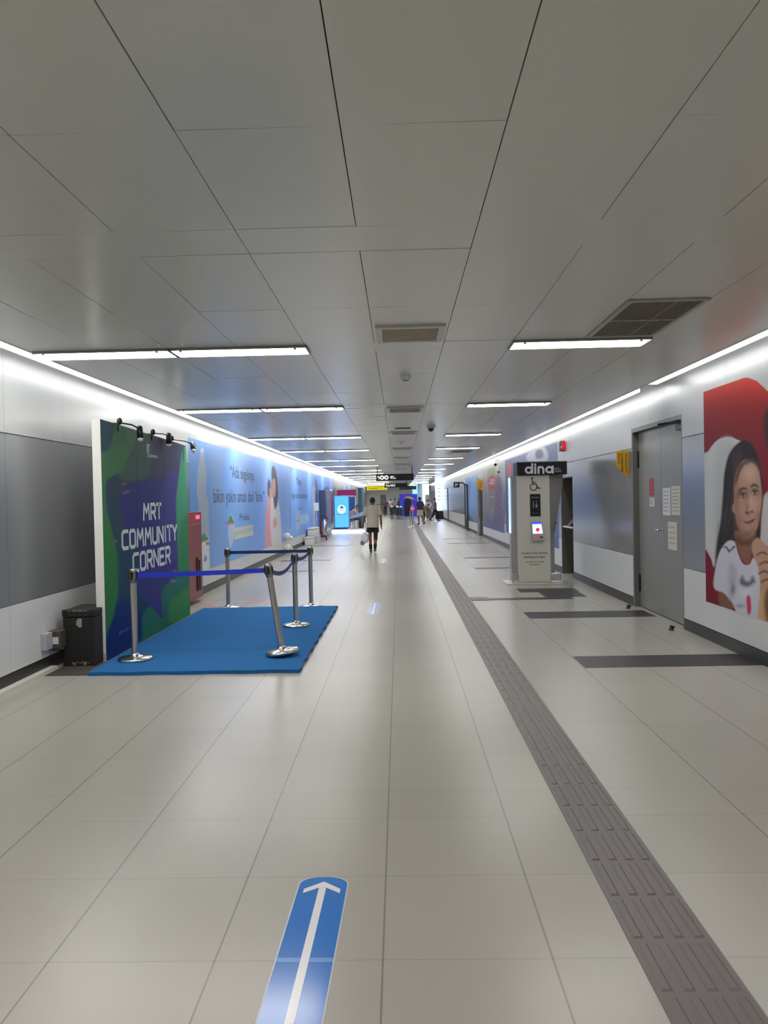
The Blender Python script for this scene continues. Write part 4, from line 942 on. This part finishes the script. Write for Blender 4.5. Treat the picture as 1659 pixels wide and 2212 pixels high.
# small black sign at far niche with dark door edge
r = thing('toilet_sign', 'small black blade sign with white symbol by the far dark niche', 'sign', (3.1, 38, 2.15))
MB().box((2.72, 38.0, 2.14), (3.02, 38.04, 2.42)).build('panel', mat('sign_black', (20, 20, 26), .3), r, .01); MB().loft([(3.0, 38.02, 2.38), (3.2, 38.02, 2.36), (3.38, 38.02, 2.2), (XR-.0, 38.02, 2.15)], [.04, .04, .03, .03], 8).build('arm', black, r)
lettering('symbol', 'i', (2.8, 37.999, 2.2), (1, 0, 0), (0, 0, 1), .05, .16, white, r); MB().ball((2.9, 37.998, 2.3), (.035, .002, .035)).build('symbol', white, r)
tag(MB().box((3.34, 37.9, .0), (XR-.002, 38.1, 2.3)).build('door_post', mat('post_dark', (60, 70, 80), .4)), 'slim dark post against the right wall under the black blade sign', 'post')
tag(MB().box((3.36, 32.7, .0), (XR-.002, 33.0, 2.45)).build('wall_post', mat('post_pale', (150, 150, 142), .4)), 'pale metal post beside the blue mountain poster', 'post')

# lit pillars
def pillar(x0, x1, y, z0, label, name='lit_pillar', st=1.6):
    r = thing(name, label, 'display', ((x0+x1)/2, y+.25, 0))
    MB().box((x0, y, 0), (x1, y+.5, z0)).build('base', mat('pillar_base', (24, 28, 34), .3), r)
    MB().box((x0+.03, y+.03, z0), (x1-.03, y+.5, 2.99)).build('core', offwhite, r)
    MB().box((x0, y, z0+.01), (x1, y+.028, 2.98)).build('lit_face', mat(name+'_glow', (220, 232, 255), .3, emit=(205, 226, 255), es=st), r)
    mb = MB()
    for k in range(5): mb.box((x0+.15, y-.004, 2.6-.28*k), (x1-.15, y, 2.66-.28*k))
    mb.build('print', mat('pale_print', (170, 190, 220), .5), r)
pillar(2.82, 3.40, 59.5, .64, 'tall brightly lit white display pillar against the right wall')
MB().cyl((2.3, 71.05, 2.95), (2.3, 71.05, CH), .02, 6)
r = thing('lit_screen', 'lit white hanging screen with a narrow lit strip below, left of the tall pillar', 'display', (2.45, 71, 1.2))
MB().box((2.2, 71, 1.95), (2.78, 71.1, 2.95)).build('screen', mat('lit_pillar_glow', (220, 232, 255)), r); MB().box((2.2, 71, .95), (2.42, 71.1, 1.95)).build('strip', mat('lit_pillar_glow', (220, 232, 255)), r); MB().box((2.25, 71.02, 2.95), (2.7, 71.08, CH)).build('hanger', steel, r); MB().box((2.25, 71.02, 0), (2.35, 71.08, .95)).build('post', steel, r)
tag(MB().box((1.72, 71.4, 0), (2.2, 71.9, 2.995)).build('column', mat('column_grey', (176, 172, 166), .5)), 'plain grey column just left of the lit hanging screen', 'column')
tag(MB().box((2.45, 72.4, 0), (2.8, 72.9, 2.995)).build('column', mat('column_grey', (176, 172, 166), .5)), 'grey column between the lit screen and the tall pillar', 'column')

# ================================================================== HANGING SIGNS
sb = mat('sign_black', (20, 20, 26), .3)
def hang(x0, x1, y, z0, z1, m, label, texts, name='hanging_sign'):
    r = thing(name, label, 'sign', ((x0+x1)/2, y, z0))
    MB().box((x0, y, z0), (x1, y+.12, z1)).build('panel', m, r, .006)
    for xx in (x0+.06, x1-.06): MB().cyl((xx, y+.06, z1), (xx, y+.06, CH), .02, 8).build('rod', black, r)
    for t, a, b, c_, d, mm in texts: lettering('lettering', t, (x0+a, y-.001, z0+c_), (1, 0, 0), (0, 0, 1), b-a, d-c_, mm, r, .003)
    return r
wl_ = mat('sign_white_lit', (240, 240, 235), .4, emit=(255, 255, 245), es=.8)
s1 = hang(-.98, .65, 33, 2.43, 2.72, sb, 'nearest black hanging sign with round white symbols and MRT', [('MRT', .62, .78, .08, .2, wl_), ('Jkt', .78, .86, .06, .14, wl_), ('\u2191', .05, .17, .05, .22, wl_)])
for xx in (-.72, -.53):
    MB().prism([(xx+.09*math.cos(t), 32.996, 2.57+.09*math.sin(t)) for t in [2*PI*k/20 for k in range(20)]], (0, -1, 0), .003).build('symbol', wl_, s1)
    MB().prism([(xx+.05*math.cos(t), 32.992, 2.57+.05*math.sin(t)) for t in [2*PI*k/20 for k in range(20)]], (0, -1, 0), .003).build('symbol_ring', mat('ring_green', (150, 165, 120), .5), s1)
hang(-1.0, .6, 53, 2.43, 2.72, sb, 'second black hanging sign, further off behind the nearest one', [('Pintu ABCD', .12, .75, .07, .22, wl_)])
hang(.05, 1.5, 65, 2.40, 2.70, sb, 'farthest black hanging sign, set to the right', [('Keluar', .1, .5, .08, .2, grey_ink)])
hang(-2.65, -.95, 63, 2.38, 2.72, mat('yellow_sign', (222, 208, 20), .4, emit=(225, 210, 0), es=.35), 'bright yellow hanging sign at left beyond the black signs', [('Stasiun', .15, .9, .08, .25, mat('brown_ink', (110, 90, 20), .5))])

# ================================================================== FLOOR ARROWS
blu = mat('sticker_blue', (34, 118, 206), .16, spec=.6); wsk = mat('sticker_white', (232, 232, 235), .2)
def arrow(cx, cyy, L_, W_, ang, label, blue=blu):
    r = thing('floor_arrow', label, 'floor sticker', (cx, cyy, 0), group='blue arrow stickers on the floor')
    ca, sa = math.cos(ang), math.sin(ang)
    def T(x, y, z): return (cx+x*ca-y*sa, cyy+x*sa+y*ca, z)
    n = 12; h = W_/2; out = [(h, -L_/2+h*.6), (h, L_/2-h*.5)]
    out = [(h*math.cos(t), L_/2-h*.62+h*.62*math.sin(t)) for t in [PI*k/n for k in range(n+1)]]+[(h*math.cos(t), -L_/2+h*.62+h*.62*math.sin(t)) for t in [PI+PI*k/n for k in range(n+1)]]
    MB().prism([T(x*1.05, y*1.005, .0012) for x, y in out], (0, 0, 1), .001).build('backing', mat('sticker_edge', (200, 205, 210), .3), r)
    MB().prism([T(x, y, .0018) for x, y in out], (0, 0, 1), .0005).build('sticker', blue, r)
    mb = MB(); s_ = W_*.075; top = L_/2-W_*.22; z = .0024
    for q_, poly in enumerate(([(-s_, -L_/2+.05), (s_, -L_/2+.05), (s_, top-.02), (-s_, top-.02)], [(0, top), (-W_*.38, top-W_*.30), (-W_*.38, top-W_*.47), (0, top-W_*.19)], [(0, top), (0, top-W_*.19), (W_*.38, top-W_*.47), (W_*.38, top-W_*.30)])):
        mb.prism([T(x, y, z+q_*.0003) for x, y in poly], (0, 0, 1), .0004)
    mb.build('arrow', wsk, r)
    if cyy < 3:
        yb = 2.70-cyy; MB().prism([T(x, y, .0021) for x, y in ((-h, yb-.008), (h, yb-.006), (h, yb+.02), (-h, yb+.018))], (0, 0, 1), .0002).build('crease', mat('sticker_crease', (96, 148, 214), .25), r)
arrow(-.375, 2.55, 1.52, .205, math.radians(-1.5), 'large blue arrow sticker on the floor at the bottom of the view')
tag_l = [('second blue arrow sticker, pale with glare, right of the carpet', 11.5), ('third blue arrow sticker, by the walking man', 20.3), ('fourth floor arrow sticker, beyond the walking man', 27.8), ('fifth tiny floor arrow sticker far ahead', 35), ('sixth tiny floor arrow sticker farthest ahead', 43)]
for lb, y in tag_l: arrow(-.41 if y < 15 else -.44, y, 1.25, .16, 0, lb)

# ================================================================== PEOPLE
def skinmesh(V, E, R, m, parent, name='body', sub=2):
    me = bpy.data.meshes.new('s'); me.from_pydata(V, E, []); o = bpy.data.objects.new('s', me); COL.objects.link(o)
    md = o.modifiers.new('k', 'SKIN'); md.use_smooth_shade = True; sv = me.skin_vertices[0].data
    for i, r_ in enumerate(R): sv[i].radius = (r_, r_) if not isinstance(r_, tuple) else r_; sv[i].use_root = (i == 0)
    s2 = o.modifiers.new('s', 'SUBSURF'); s2.levels = sub; s2.render_levels = sub
    bpy.context.view_layer.update(); dg = bpy.context.evaluated_depsgraph_get()
    me2 = bpy.data.meshes.new_from_object(o.evaluated_get(dg)); bpy.data.objects.remove(o)
    me2.name = name; me2.materials.clear(); me2.materials.append(m)
    ob = bpy.data.objects.new(name, me2); COL.objects.link(ob); attach(ob, parent); return ob
def person(label, loc, face, H, J, C, group=None, fingers=True, sleeve='short', legs='shorts', hair='short'):
    """J: joints in a 1.70 m figure facing +y; C: colours"""
    x0, y0, z0 = loc; k = H/1.70; ca, sa = math.cos(face), math.sin(face)
    def T(p): p = (p[0]*k, p[1]*k, p[2]*k); return (x0+p[0]*ca-p[1]*sa, y0+p[0]*sa+p[1]*ca, z0+p[2])
    r = thing('person', label, 'person', loc, (0, 0, 0), group)
    sk = mat('skin_%d_%d_%d' % C['skin'], C['skin'], .55)
    pel = Vector(J['pelvis']); ch = Vector(J['chest']); nk = Vector(J['neck']); hd = Vector(J['head']); up = (hd-nk).normalized(); f = Vector(J.get('look', (0, 1, 0)))
    V = [pel, pel.lerp(ch, .5), ch, nk-up*.03, nk+up*.03, hd-up*.04, hd+up*.03, hd+up*.085]; R = [.11, .105, .115, .06, .052, .072, .085, .06]
    E = [(i, i+1) for i in range(7)]
    V.append(hd-up*.01+f*.085); R.append(.014); E.append((5, 8))                      # nose
    sd = up.cross(f).normalized()
    for s_ in (-1, 1): V.append(hd-up*.0+sd*.083*s_); R.append(.014); E.append((6, len(V)-1))   # ears
    for s_ in ('l', 'r'):
        sh, el, wr = [Vector(p) for p in J['arm_'+s_]]; n = len(V); d = (wr-el).normalized()
        V += [sh, sh.lerp(el, .5), el, el.lerp(wr, .45), wr, wr+d*.045, wr+d*.085]; R += [.052, .045, .038, .036, .026, .03, .026]
        E += [(2, n)]+[(n+i, n+i+1) for i in range(6)]
        if fingers:
            a = Vector((0, 1, 0)); a = (a-d*a.dot(d)).normalized(); b = d.cross(a)
            for q, L_ in ((-.030, .06), (-.010, .075), (.010, .07), (.030, .055)):
                m_ = len(V); base_ = wr+d*.09+a*q; V += [base_, base_+d*L_*.5, base_+d*L_-b*.012*(1 if s_ == 'l' else -1)]; R += [.010, .009, .008]; E += [(n+6, m_), (m_, m_+1), (m_+1, m_+2)]
            m_ = len(V); V += [wr+d*.04+a*.04, wr+d*.085+a*.052]; R += [.011, .009]; E += [(n+5, m_), (m_, m_+1)]
    for s_ in ('l', 'r'):
        hp, kn, an = [Vector(p) for p in J['leg_'+s_]]; n = len(V); ft = Vector(J.get('foot_'+s_, (0, 1, 0)))
        V += [hp, hp.lerp(kn, .5), kn, kn.lerp(an, .35), an, an+ft*.1+Vector((0, 0, -.045))]; R += [.085, .075, .055, .055, .036, .034]; E += [(0, n)]+[(n+i, n+i+1) for i in range(5)]
    skinmesh([T(v) for v in V], E, [q*k for q in R], sk, r)
    # shirt
    sm = mat('cloth_%d_%d_%d' % C['shirt'], C['shirt'], .85, noise=(25, .08)); mb = MB()
    hem = pel+(ch-pel)*C.get('hem', -.12); shz = nk-up*.05
    def lt(P, Rr, mb_, seg=18, cap=False): mb_.loft([T(p) for p in P], [tuple(q*k for q in rr) for rr in Rr], seg, 0, cap, (ca, sa, 0))
    lt([hem, pel.lerp(ch, .3), pel.lerp(ch, .7), ch, ch.lerp(shz, .6), shz, shz+up*.03, nk+up*.012], [(.195, .145), (.182, .135), (.19, .14), (.20, .145), (.205, .125), (.175, .10), (.11, .08), (.06, .062)], mb)
    for s_ in ('l', 'r'):
        sh, el, wr = [Vector(p) for p in J['arm_'+s_]]; e = sh.lerp(el, .85) if sleeve == 'short' else wr; inn = sh.lerp(ch+Vector((0, 0, .06)), .45)
        q0 = sh+(inn-sh)*.35+up*.05; q1 = sh+(inn-sh)*.15+up*.03
        if sleeve == 'short': lt([q0, q1, sh, sh.lerp(e, .5), e], [(.012, .012), (.045, .05), (.062, .066), (.068, .07), (.078, .078)], mb, 14)
        else: lt([q0, q1, sh, el, e], [(.012, .012), (.045, .05), (.06, .062), (.055, .055), (.042, .042)], mb, 14)
    mb.build('shirt', sm, r)
    # lower garment
    pm = mat('cloth_%d_%d_%d' % C['pants'], C['pants'], .85, noise=(25, .08)); mb = MB(); b0 = pel+(ch-pel)*.12
    hm = (Vector(J['leg_l'][0])+Vector(J['leg_r'][0]))/2
    lt([b0, pel, hm+(hm-pel)*.3], [(.165, .125), (.175, .135), (.17, .13)], mb, 18, True)
    for s_ in ('l', 'r'):
        hp, kn, an = [Vector(p) for p in J['leg_'+s_]]
        if legs == 'shorts': lt([hp, hp.lerp(kn, .35), hp.lerp(kn, C.get('hemk', .5))], [(.10, .11), (.10, .105), (.108, .11)], mb, 14)
        else: lt([hp, kn, kn.lerp(an, .5), an+Vector((0, 0, .03))], [(.10, .105), (.075, .075), (.07, .07), (.06, .06)], mb, 14)
    mb.build('shorts' if legs == 'shorts' else 'trousers', pm, r)
    # shoes
    so = mat('shoe_%d_%d_%d' % C['shoe'], C['shoe'], .6)
    for s_ in ('l', 'r'):
        an = Vector(J['leg_'+s_][2]); ft = Vector(J.get('foot_'+s_, (0, 1, 0))); mb = MB(); z = Vector((0, 0, -.045))
        lt([an-ft*.075+z, an-ft*.05+z, an+z*.8, an+ft*.08+z*1.1, an+ft*.16+z*1.25, an+ft*.19+z*1.3], [(.015, .02), (.04, .042), (.045, .052), (.05, .042), (.042, .03), (.012, .012)], mb, 12, True)
        mb.build('shoe', so, r)
        if C.get('sock'):
            mb = MB(); kn = Vector(J['leg_'+s_][1]); lt([an-Vector((0, 0, .01)), an.lerp(kn, .38)], [(.044, .046), (.056, .056)], mb, 12); mb.build('sock', mat('sock_dark', C['sock'], .8), r)
    # hair
    mb = MB(); vs = []; fs = []; seg, n = 18, 10; rx, ry, rz = .088, .10, .108; cc = hd+up*.035-f*.008
    idx = {}
    for i in range(n+1):
        ph = PI*i/n
        for q in range(seg):
            th = 2*PI*q/seg; dv = sd*(math.sin(ph)*math.cos(th)*rx)+f*(math.sin(ph)*math.sin(th)*ry)+up*(math.cos(ph)*rz)
            fwd = math.sin(ph)*math.sin(th); low = math.cos(ph)
            if low < -.75 or (fwd > .35 and low < .35): continue
            idx[(i, q)] = len(vs); vs.append(T(cc+dv))
    for i in range(n):
        for q in range(seg):
            ks = [(i, q), (i+1, q), (i+1, (q+1) % seg), (i, (q+1) % seg)]
            if all(t in idx for t in ks): fs.append(tuple(idx[t] for t in ks))
    mb.add(vs, fs, 0, True)
    if hair == 'long': lt([cc-f*.03, cc-f*.06-up*.12, cc-f*.07-up*.26], [(.085, .06), (.09, .05), (.06, .03)], mb, 12, True)
    mb.build('hair', mat('hair_%d' % C['hair'][0], C['hair'], .6), r)
    mb = MB()
    for s_ in (-1, 1): mb.ball(T(hd+up*.012+f*.078+sd*.032*s_), .009*k, 8)
    mb.build('eyes', black, r); MB().box((-.022*k, -.003, -.004), (.022*k, .003, .004), 0, Matrix.Translation(T(hd-up*.045+f*.074))@Matrix.Rotation(face, 4, 'Z')).build('mouth', mat('lip', (130, 70, 66), .5), r)
    return r, T, k
WALK = dict(pelvis=(0, 0, .95), chest=(0, .01, 1.24), neck=(0, .0, 1.45), head=(0, .02, 1.575), arm_l=[(-.19, 0, 1.38), (-.26, -.02, 1.10), (-.29, .06, .88)], arm_r=[(.19, 0, 1.38), (.25, -.04, 1.10), (.26, .02, .86)],
            leg_l=[(-.085, 0, .90), (-.095, .05, .50), (-.08, .02, .09)], leg_r=[(.085, 0, .90), (.08, .03, .50), (.055, -.10, .11)])
# main walking man, seen from behind
man, T, k = person('person walking away in a beige t-shirt, black shorts and green shoes', (-.83, 23.7, .0), 0, 1.70, WALK,
                   dict(skin=(120, 78, 62), shirt=(186, 178, 160), pants=(26, 25, 28), shoe=(48, 112, 74), hair=(20, 18, 20), sock=(28, 28, 32), hemk=.68, hem=-.62))
mb = MB(); kn, an, hp = Vector(WALK['leg_r'][1]), Vector(WALK['leg_r'][2]), Vector(WALK['leg_r'][0])
mb.loft([T(hp.lerp(kn, .3)), T(hp.lerp(kn, .7)), T(kn), T(kn.lerp(an, .3))], [.084, .072, .062, .062], 14); mb.build('leg_sleeve', mat('sleeve_black', (24, 23, 26), .7), man)
MB().loft([T((.258, -.0, .93)), T((.26, .01, .89))], [.034, .034], 12).build('wristband', black, man)
r = thing('carry_bag', 'white patterned bag hanging from the walking person\'s left hand', 'bag', (-1.13, 23.77, .3))
MB().loft([(-1.12, 23.77, .62), (-1.10, 23.77, .56), (-1.08, 23.77, .45), (-1.10, 23.77, .33), (-1.12, 23.77, .30)], [(.02, .02), (.09, .05), (.13, .07), (.10, .06), (.04, .03)], 14).build('body', mat('bag_white', (225, 230, 240), .6, noise=(14, .25)), r)
MB().loft([(-1.12, 23.77, .62), (-1.125, 23.77, .72), (-1.12, 23.775, .80)], [.008]*3, 6).build('handle', white, r)
MB().loft([(-1.16, 23.77, .36), (-1.16, 23.77, .27), (-1.12, 23.77, .24)], [(.06, .05), (.08, .05), (.04, .03)], 12).build('bottom', mat('bag_grey', (130, 130, 135), .6), r)

BEND = dict(pelvis=(0, -.12, .92), chest=(0, .12, 1.18), neck=(0, .26, 1.34), head=(0, .36, 1.42), look=(0, .8, -.6), arm_l=[(-.18, .22, 1.28), (-.2, .35, 1.05), (-.16, .5, .9)], arm_r=[(.18, .22, 1.28), (.2, .35, 1.05), (.16, .5, .9)],
            leg_l=[(-.09, -.12, .88), (-.1, .08, .5), (-.1, -.02, .09)], leg_r=[(.09, -.12, .88), (.1, -.05, .48), (.1, -.3, .11)])
person('person in a purple shirt and cream shorts leaning forward beside the ribbed path', (1.3, 47.9, 0), math.radians(35), 1.72, {**WALK, 'leg_r': [(.085, 0, .90), (.1, -.05, .5), (.12, -.25, .12)]}, dict(skin=(126, 80, 62), shirt=(60, 50, 104), pants=(205, 196, 170), shoe=(90, 60, 50), hair=(30, 26, 28), hemk=.85), fingers=False)
person('person in olive brown top and black shorts walking behind the purple shirt', (1.72, 52.3, 0), math.radians(-70), 1.42, BEND, dict(skin=(140, 92, 78), shirt=(134, 126, 104), pants=(20, 20, 24), shoe=(220, 220, 225), hair=(40, 30, 30), hemk=.8), fingers=False)
person('person in a grey top and dark trousers walking in front of the lit pillar', (2.55, 54.8, 0), math.radians(-100), 1.66, {**WALK, 'leg_l': [(-.085, 0, .9), (-.09, .18, .52), (-.09, .22, .09)], 'leg_r': [(.085, 0, .9), (.09, -.08, .5), (.09, -.34, .13)]}, dict(skin=(150, 108, 96), shirt=(128, 122, 142), pants=(30, 30, 44), shoe=(40, 36, 40), hair=(70, 56, 56)), legs='long', fingers=False, sleeve='long')
person('person in a white top and olive trousers between the two walkers at right', (2.15, 57, 0), math.radians(180), 1.55, WALK, dict(skin=(150, 110, 95), shirt=(214, 222, 236), pants=(112, 108, 76), shoe=(60, 60, 66), hair=(40, 36, 36)), legs='long', fingers=False)
SIT = dict(pelvis=(0, -.1, .50), chest=(0, .03, .80), neck=(0, .14, 1.0), head=(0, .22, 1.11), look=(0, .8, -.6), arm_l=[(-.17, .1, .93), (-.2, .25, .68), (-.12, .42, .66)], arm_r=[(.17, .1, .93), (.2, .25, .68), (.12, .42, .66)],
           leg_l=[(-.09, -.08, .48), (-.12, .36, .5), (-.12, .36, .09)], leg_r=[(.09, -.08, .48), (.12, .36, .5), (.12, .36, .09)])
person('person in a pale patterned shirt sitting hunched behind the blue display box', (-2.5, 41.3, .115), math.radians(-90), 1.72, SIT, dict(skin=(170, 120, 105), shirt=(176, 150, 142), pants=(80, 78, 76), shoe=(40, 40, 40), hair=(60, 48, 44)), legs='long', fingers=False)
r = thing('folding_chair', 'metal folding chair under the seated person at the booth', 'chair', (-2.62, 41.3, .115))
MB().box((-2.85, 41.08, .50), (-2.42, 41.52, .525)).build('seat', steel, r); MB().box((-2.87, 41.08, .72), (-2.85, 41.52, .98)).build('backrest', steel, r)
for xx, yy in ((-2.85, 41.1), (-2.85, 41.5), (-2.44, 41.1), (-2.44, 41.5)): MB().cyl((xx, yy, .115), (xx, yy, .5), .012, 8).build('leg', steel, r)
for yy in (41.1, 41.5): MB().cyl((-2.86, yy, .5), (-2.86, yy, .98), .012, 8).build('frame', steel, r)
for i, (x, y, sh, fc) in enumerate([(-.42, 76, (150, 140, 150), 0), (.0, 77, (60, 56, 62), 180), (-.85, 78.5, (190, 190, 196), 170), (-1.35, 75, (96, 60, 66), 10)]):
    person(['distant person in a mauve top near the far gates', 'distant person in black near the far gates', 'distant person in white at the far barrier', 'distant person in dark red at the far left barrier'][i], (x, y, 0), math.radians(fc), 1.66, WALK, dict(skin=(150, 110, 95), shirt=sh, pants=(50, 50, 60), shoe=(40, 40, 40), hair=(30, 28, 30)), legs='long', fingers=False, group='distant people by the far gates')

# ================================================================== FAR CLUTTER
# queue posts on the path, one with a red topped sign
for i, (x, y) in enumerate([(.72, 42.2), (.62, 43.8), (.80, 45.4)]):
    r = thing('queue_post', ['nearest steel queue post at the far end of the ribbed path, with red sign', 'second steel queue post behind the red topped one', 'third steel queue post behind the red topped one'][i], 'queue post', (x, y, 0), group='far queue posts')
    MB().lathe((x, y, 0), [(.001, 0), (.17, 0), (.17, .015), (.04, .05), (.03, .06)], 20).build('base', chrome, r); MB().cyl((x, y, .05), (x, y, .95), .03, 12).build('pole', steel, r)
    if i == 0:
        MB().ball((x, y-.05, 1.08), (.11, .03, .08), 14).build('sign', mat('glow_red', (230, 40, 80), .4, emit=(255, 60, 100), es=1.2), r); MB().box((x-.09, y-.02, .94), (x+.09, y+.02, 1.28)).build('sign_back', mat('sign_teal', (110, 160, 160), .5), r)
def gate(x, y, label, col_):
    r = thing('ticket_gate', label, 'ticket gate', (x, y, 0), group='ticket gates')
    MB().box((x-.12, y, 0), (x+.12, y+1.6, 1.0)).build('cabinet', mat('gate_steel', (140, 146, 150), .3, .5), r, .03)
    MB().box((x-.11, y-.006, .3), (x+.11, y, .9)).build('front', mat('gate_dark', (40, 48, 56), .3), r)
    MB().box((x-.08, y-.012, 1.0), (x+.08, y+.3, 1.05)).build('reader', mat('gate_led_%d' % col_[0], col_, .4, emit=col_, es=2.), r)
gate(.12, 60, 'ticket gate with a green light, nearest of the far gates', (60, 240, 130)); gate(-.15, 61.5, 'ticket gate left of the green lit one', (190, 210, 230)); gate(-.62, 63, 'leftmost far ticket gate', (150, 170, 190))
r = thing('purple_board', 'wide purple blue promotional board with a dark arch, far centre right', 'display board', (.9, 70, 0))
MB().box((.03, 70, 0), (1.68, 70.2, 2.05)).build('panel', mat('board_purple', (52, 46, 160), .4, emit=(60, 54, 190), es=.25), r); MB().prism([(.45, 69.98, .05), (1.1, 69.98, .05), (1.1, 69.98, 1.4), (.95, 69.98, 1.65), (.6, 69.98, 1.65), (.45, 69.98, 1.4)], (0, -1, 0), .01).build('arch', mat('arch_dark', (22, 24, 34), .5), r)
MB().prism([(.4, 69.97, 1.7), (.7, 69.97, 1.82), (1.1, 69.97, 1.8), (1.5, 69.97, 1.5), (1.3, 69.97, 1.55), (.7, 69.97, 1.7)], (0, -1, 0), .01).build('ribbon', mat('ribbon_tan', (190, 180, 130), .5), r)
tag(MB().box((1.25, 70.25, .0), (1.7, 70.35, 2.9)).build('lit_banner', mat('banner_cyan', (120, 200, 250), .4, emit=(110, 200, 250), es=1.3)), 'lit cyan banner above the right end of the purple board', 'display')
r = thing('far_barrier', 'low dark rail barrier across the far end of the corridor', 'barrier', (-1.2, 80, 0))
MB().cyl((-2.3, 80, 1.1), (.0, 80, 1.1), .03, 8).build('rail', dark, r)
for k in range(5): MB().cyl((-2.3+.57*k, 80, 0), (-2.3+.57*k, 80, 1.1), .025, 8).build('post', mat('rail_grey', (120, 130, 134), .4), r)
d = struct(MB().box((-2.05, Y1-.03, 0), (-1.45, Y1, 2.1)).build('door_2', mat('far_door', (150, 142, 146), .5)))
MB().box((-1.85, Y1-.04, 1.5), (-1.65, Y1-.03, 1.62)).build('door_plate', mat('plate_pink', (210, 170, 170), .5), d)
for k, (yy, hh, cc) in enumerate([(58.0, .9, (176, 186, 200)), (58.6, .75, (140, 150, 170))]):
    r = thing('luggage_cart', ['white cart loaded with bags between the walkers', 'low cart behind the white one'][k], 'cart', (1.95+.5*k, yy, 0))
    MB().box((1.75+.5*k, yy, .25), (2.15+.5*k, yy+.5, .25+hh*.5)).build('basket', mat('cart_%d' % k, cc, .5), r, .02)
    for xx in (1.78+.5*k, 2.12+.5*k): MB().cyl((xx, yy+.1, .0), (xx, yy+.1, .25), .02, 8).build('leg', steel, r)
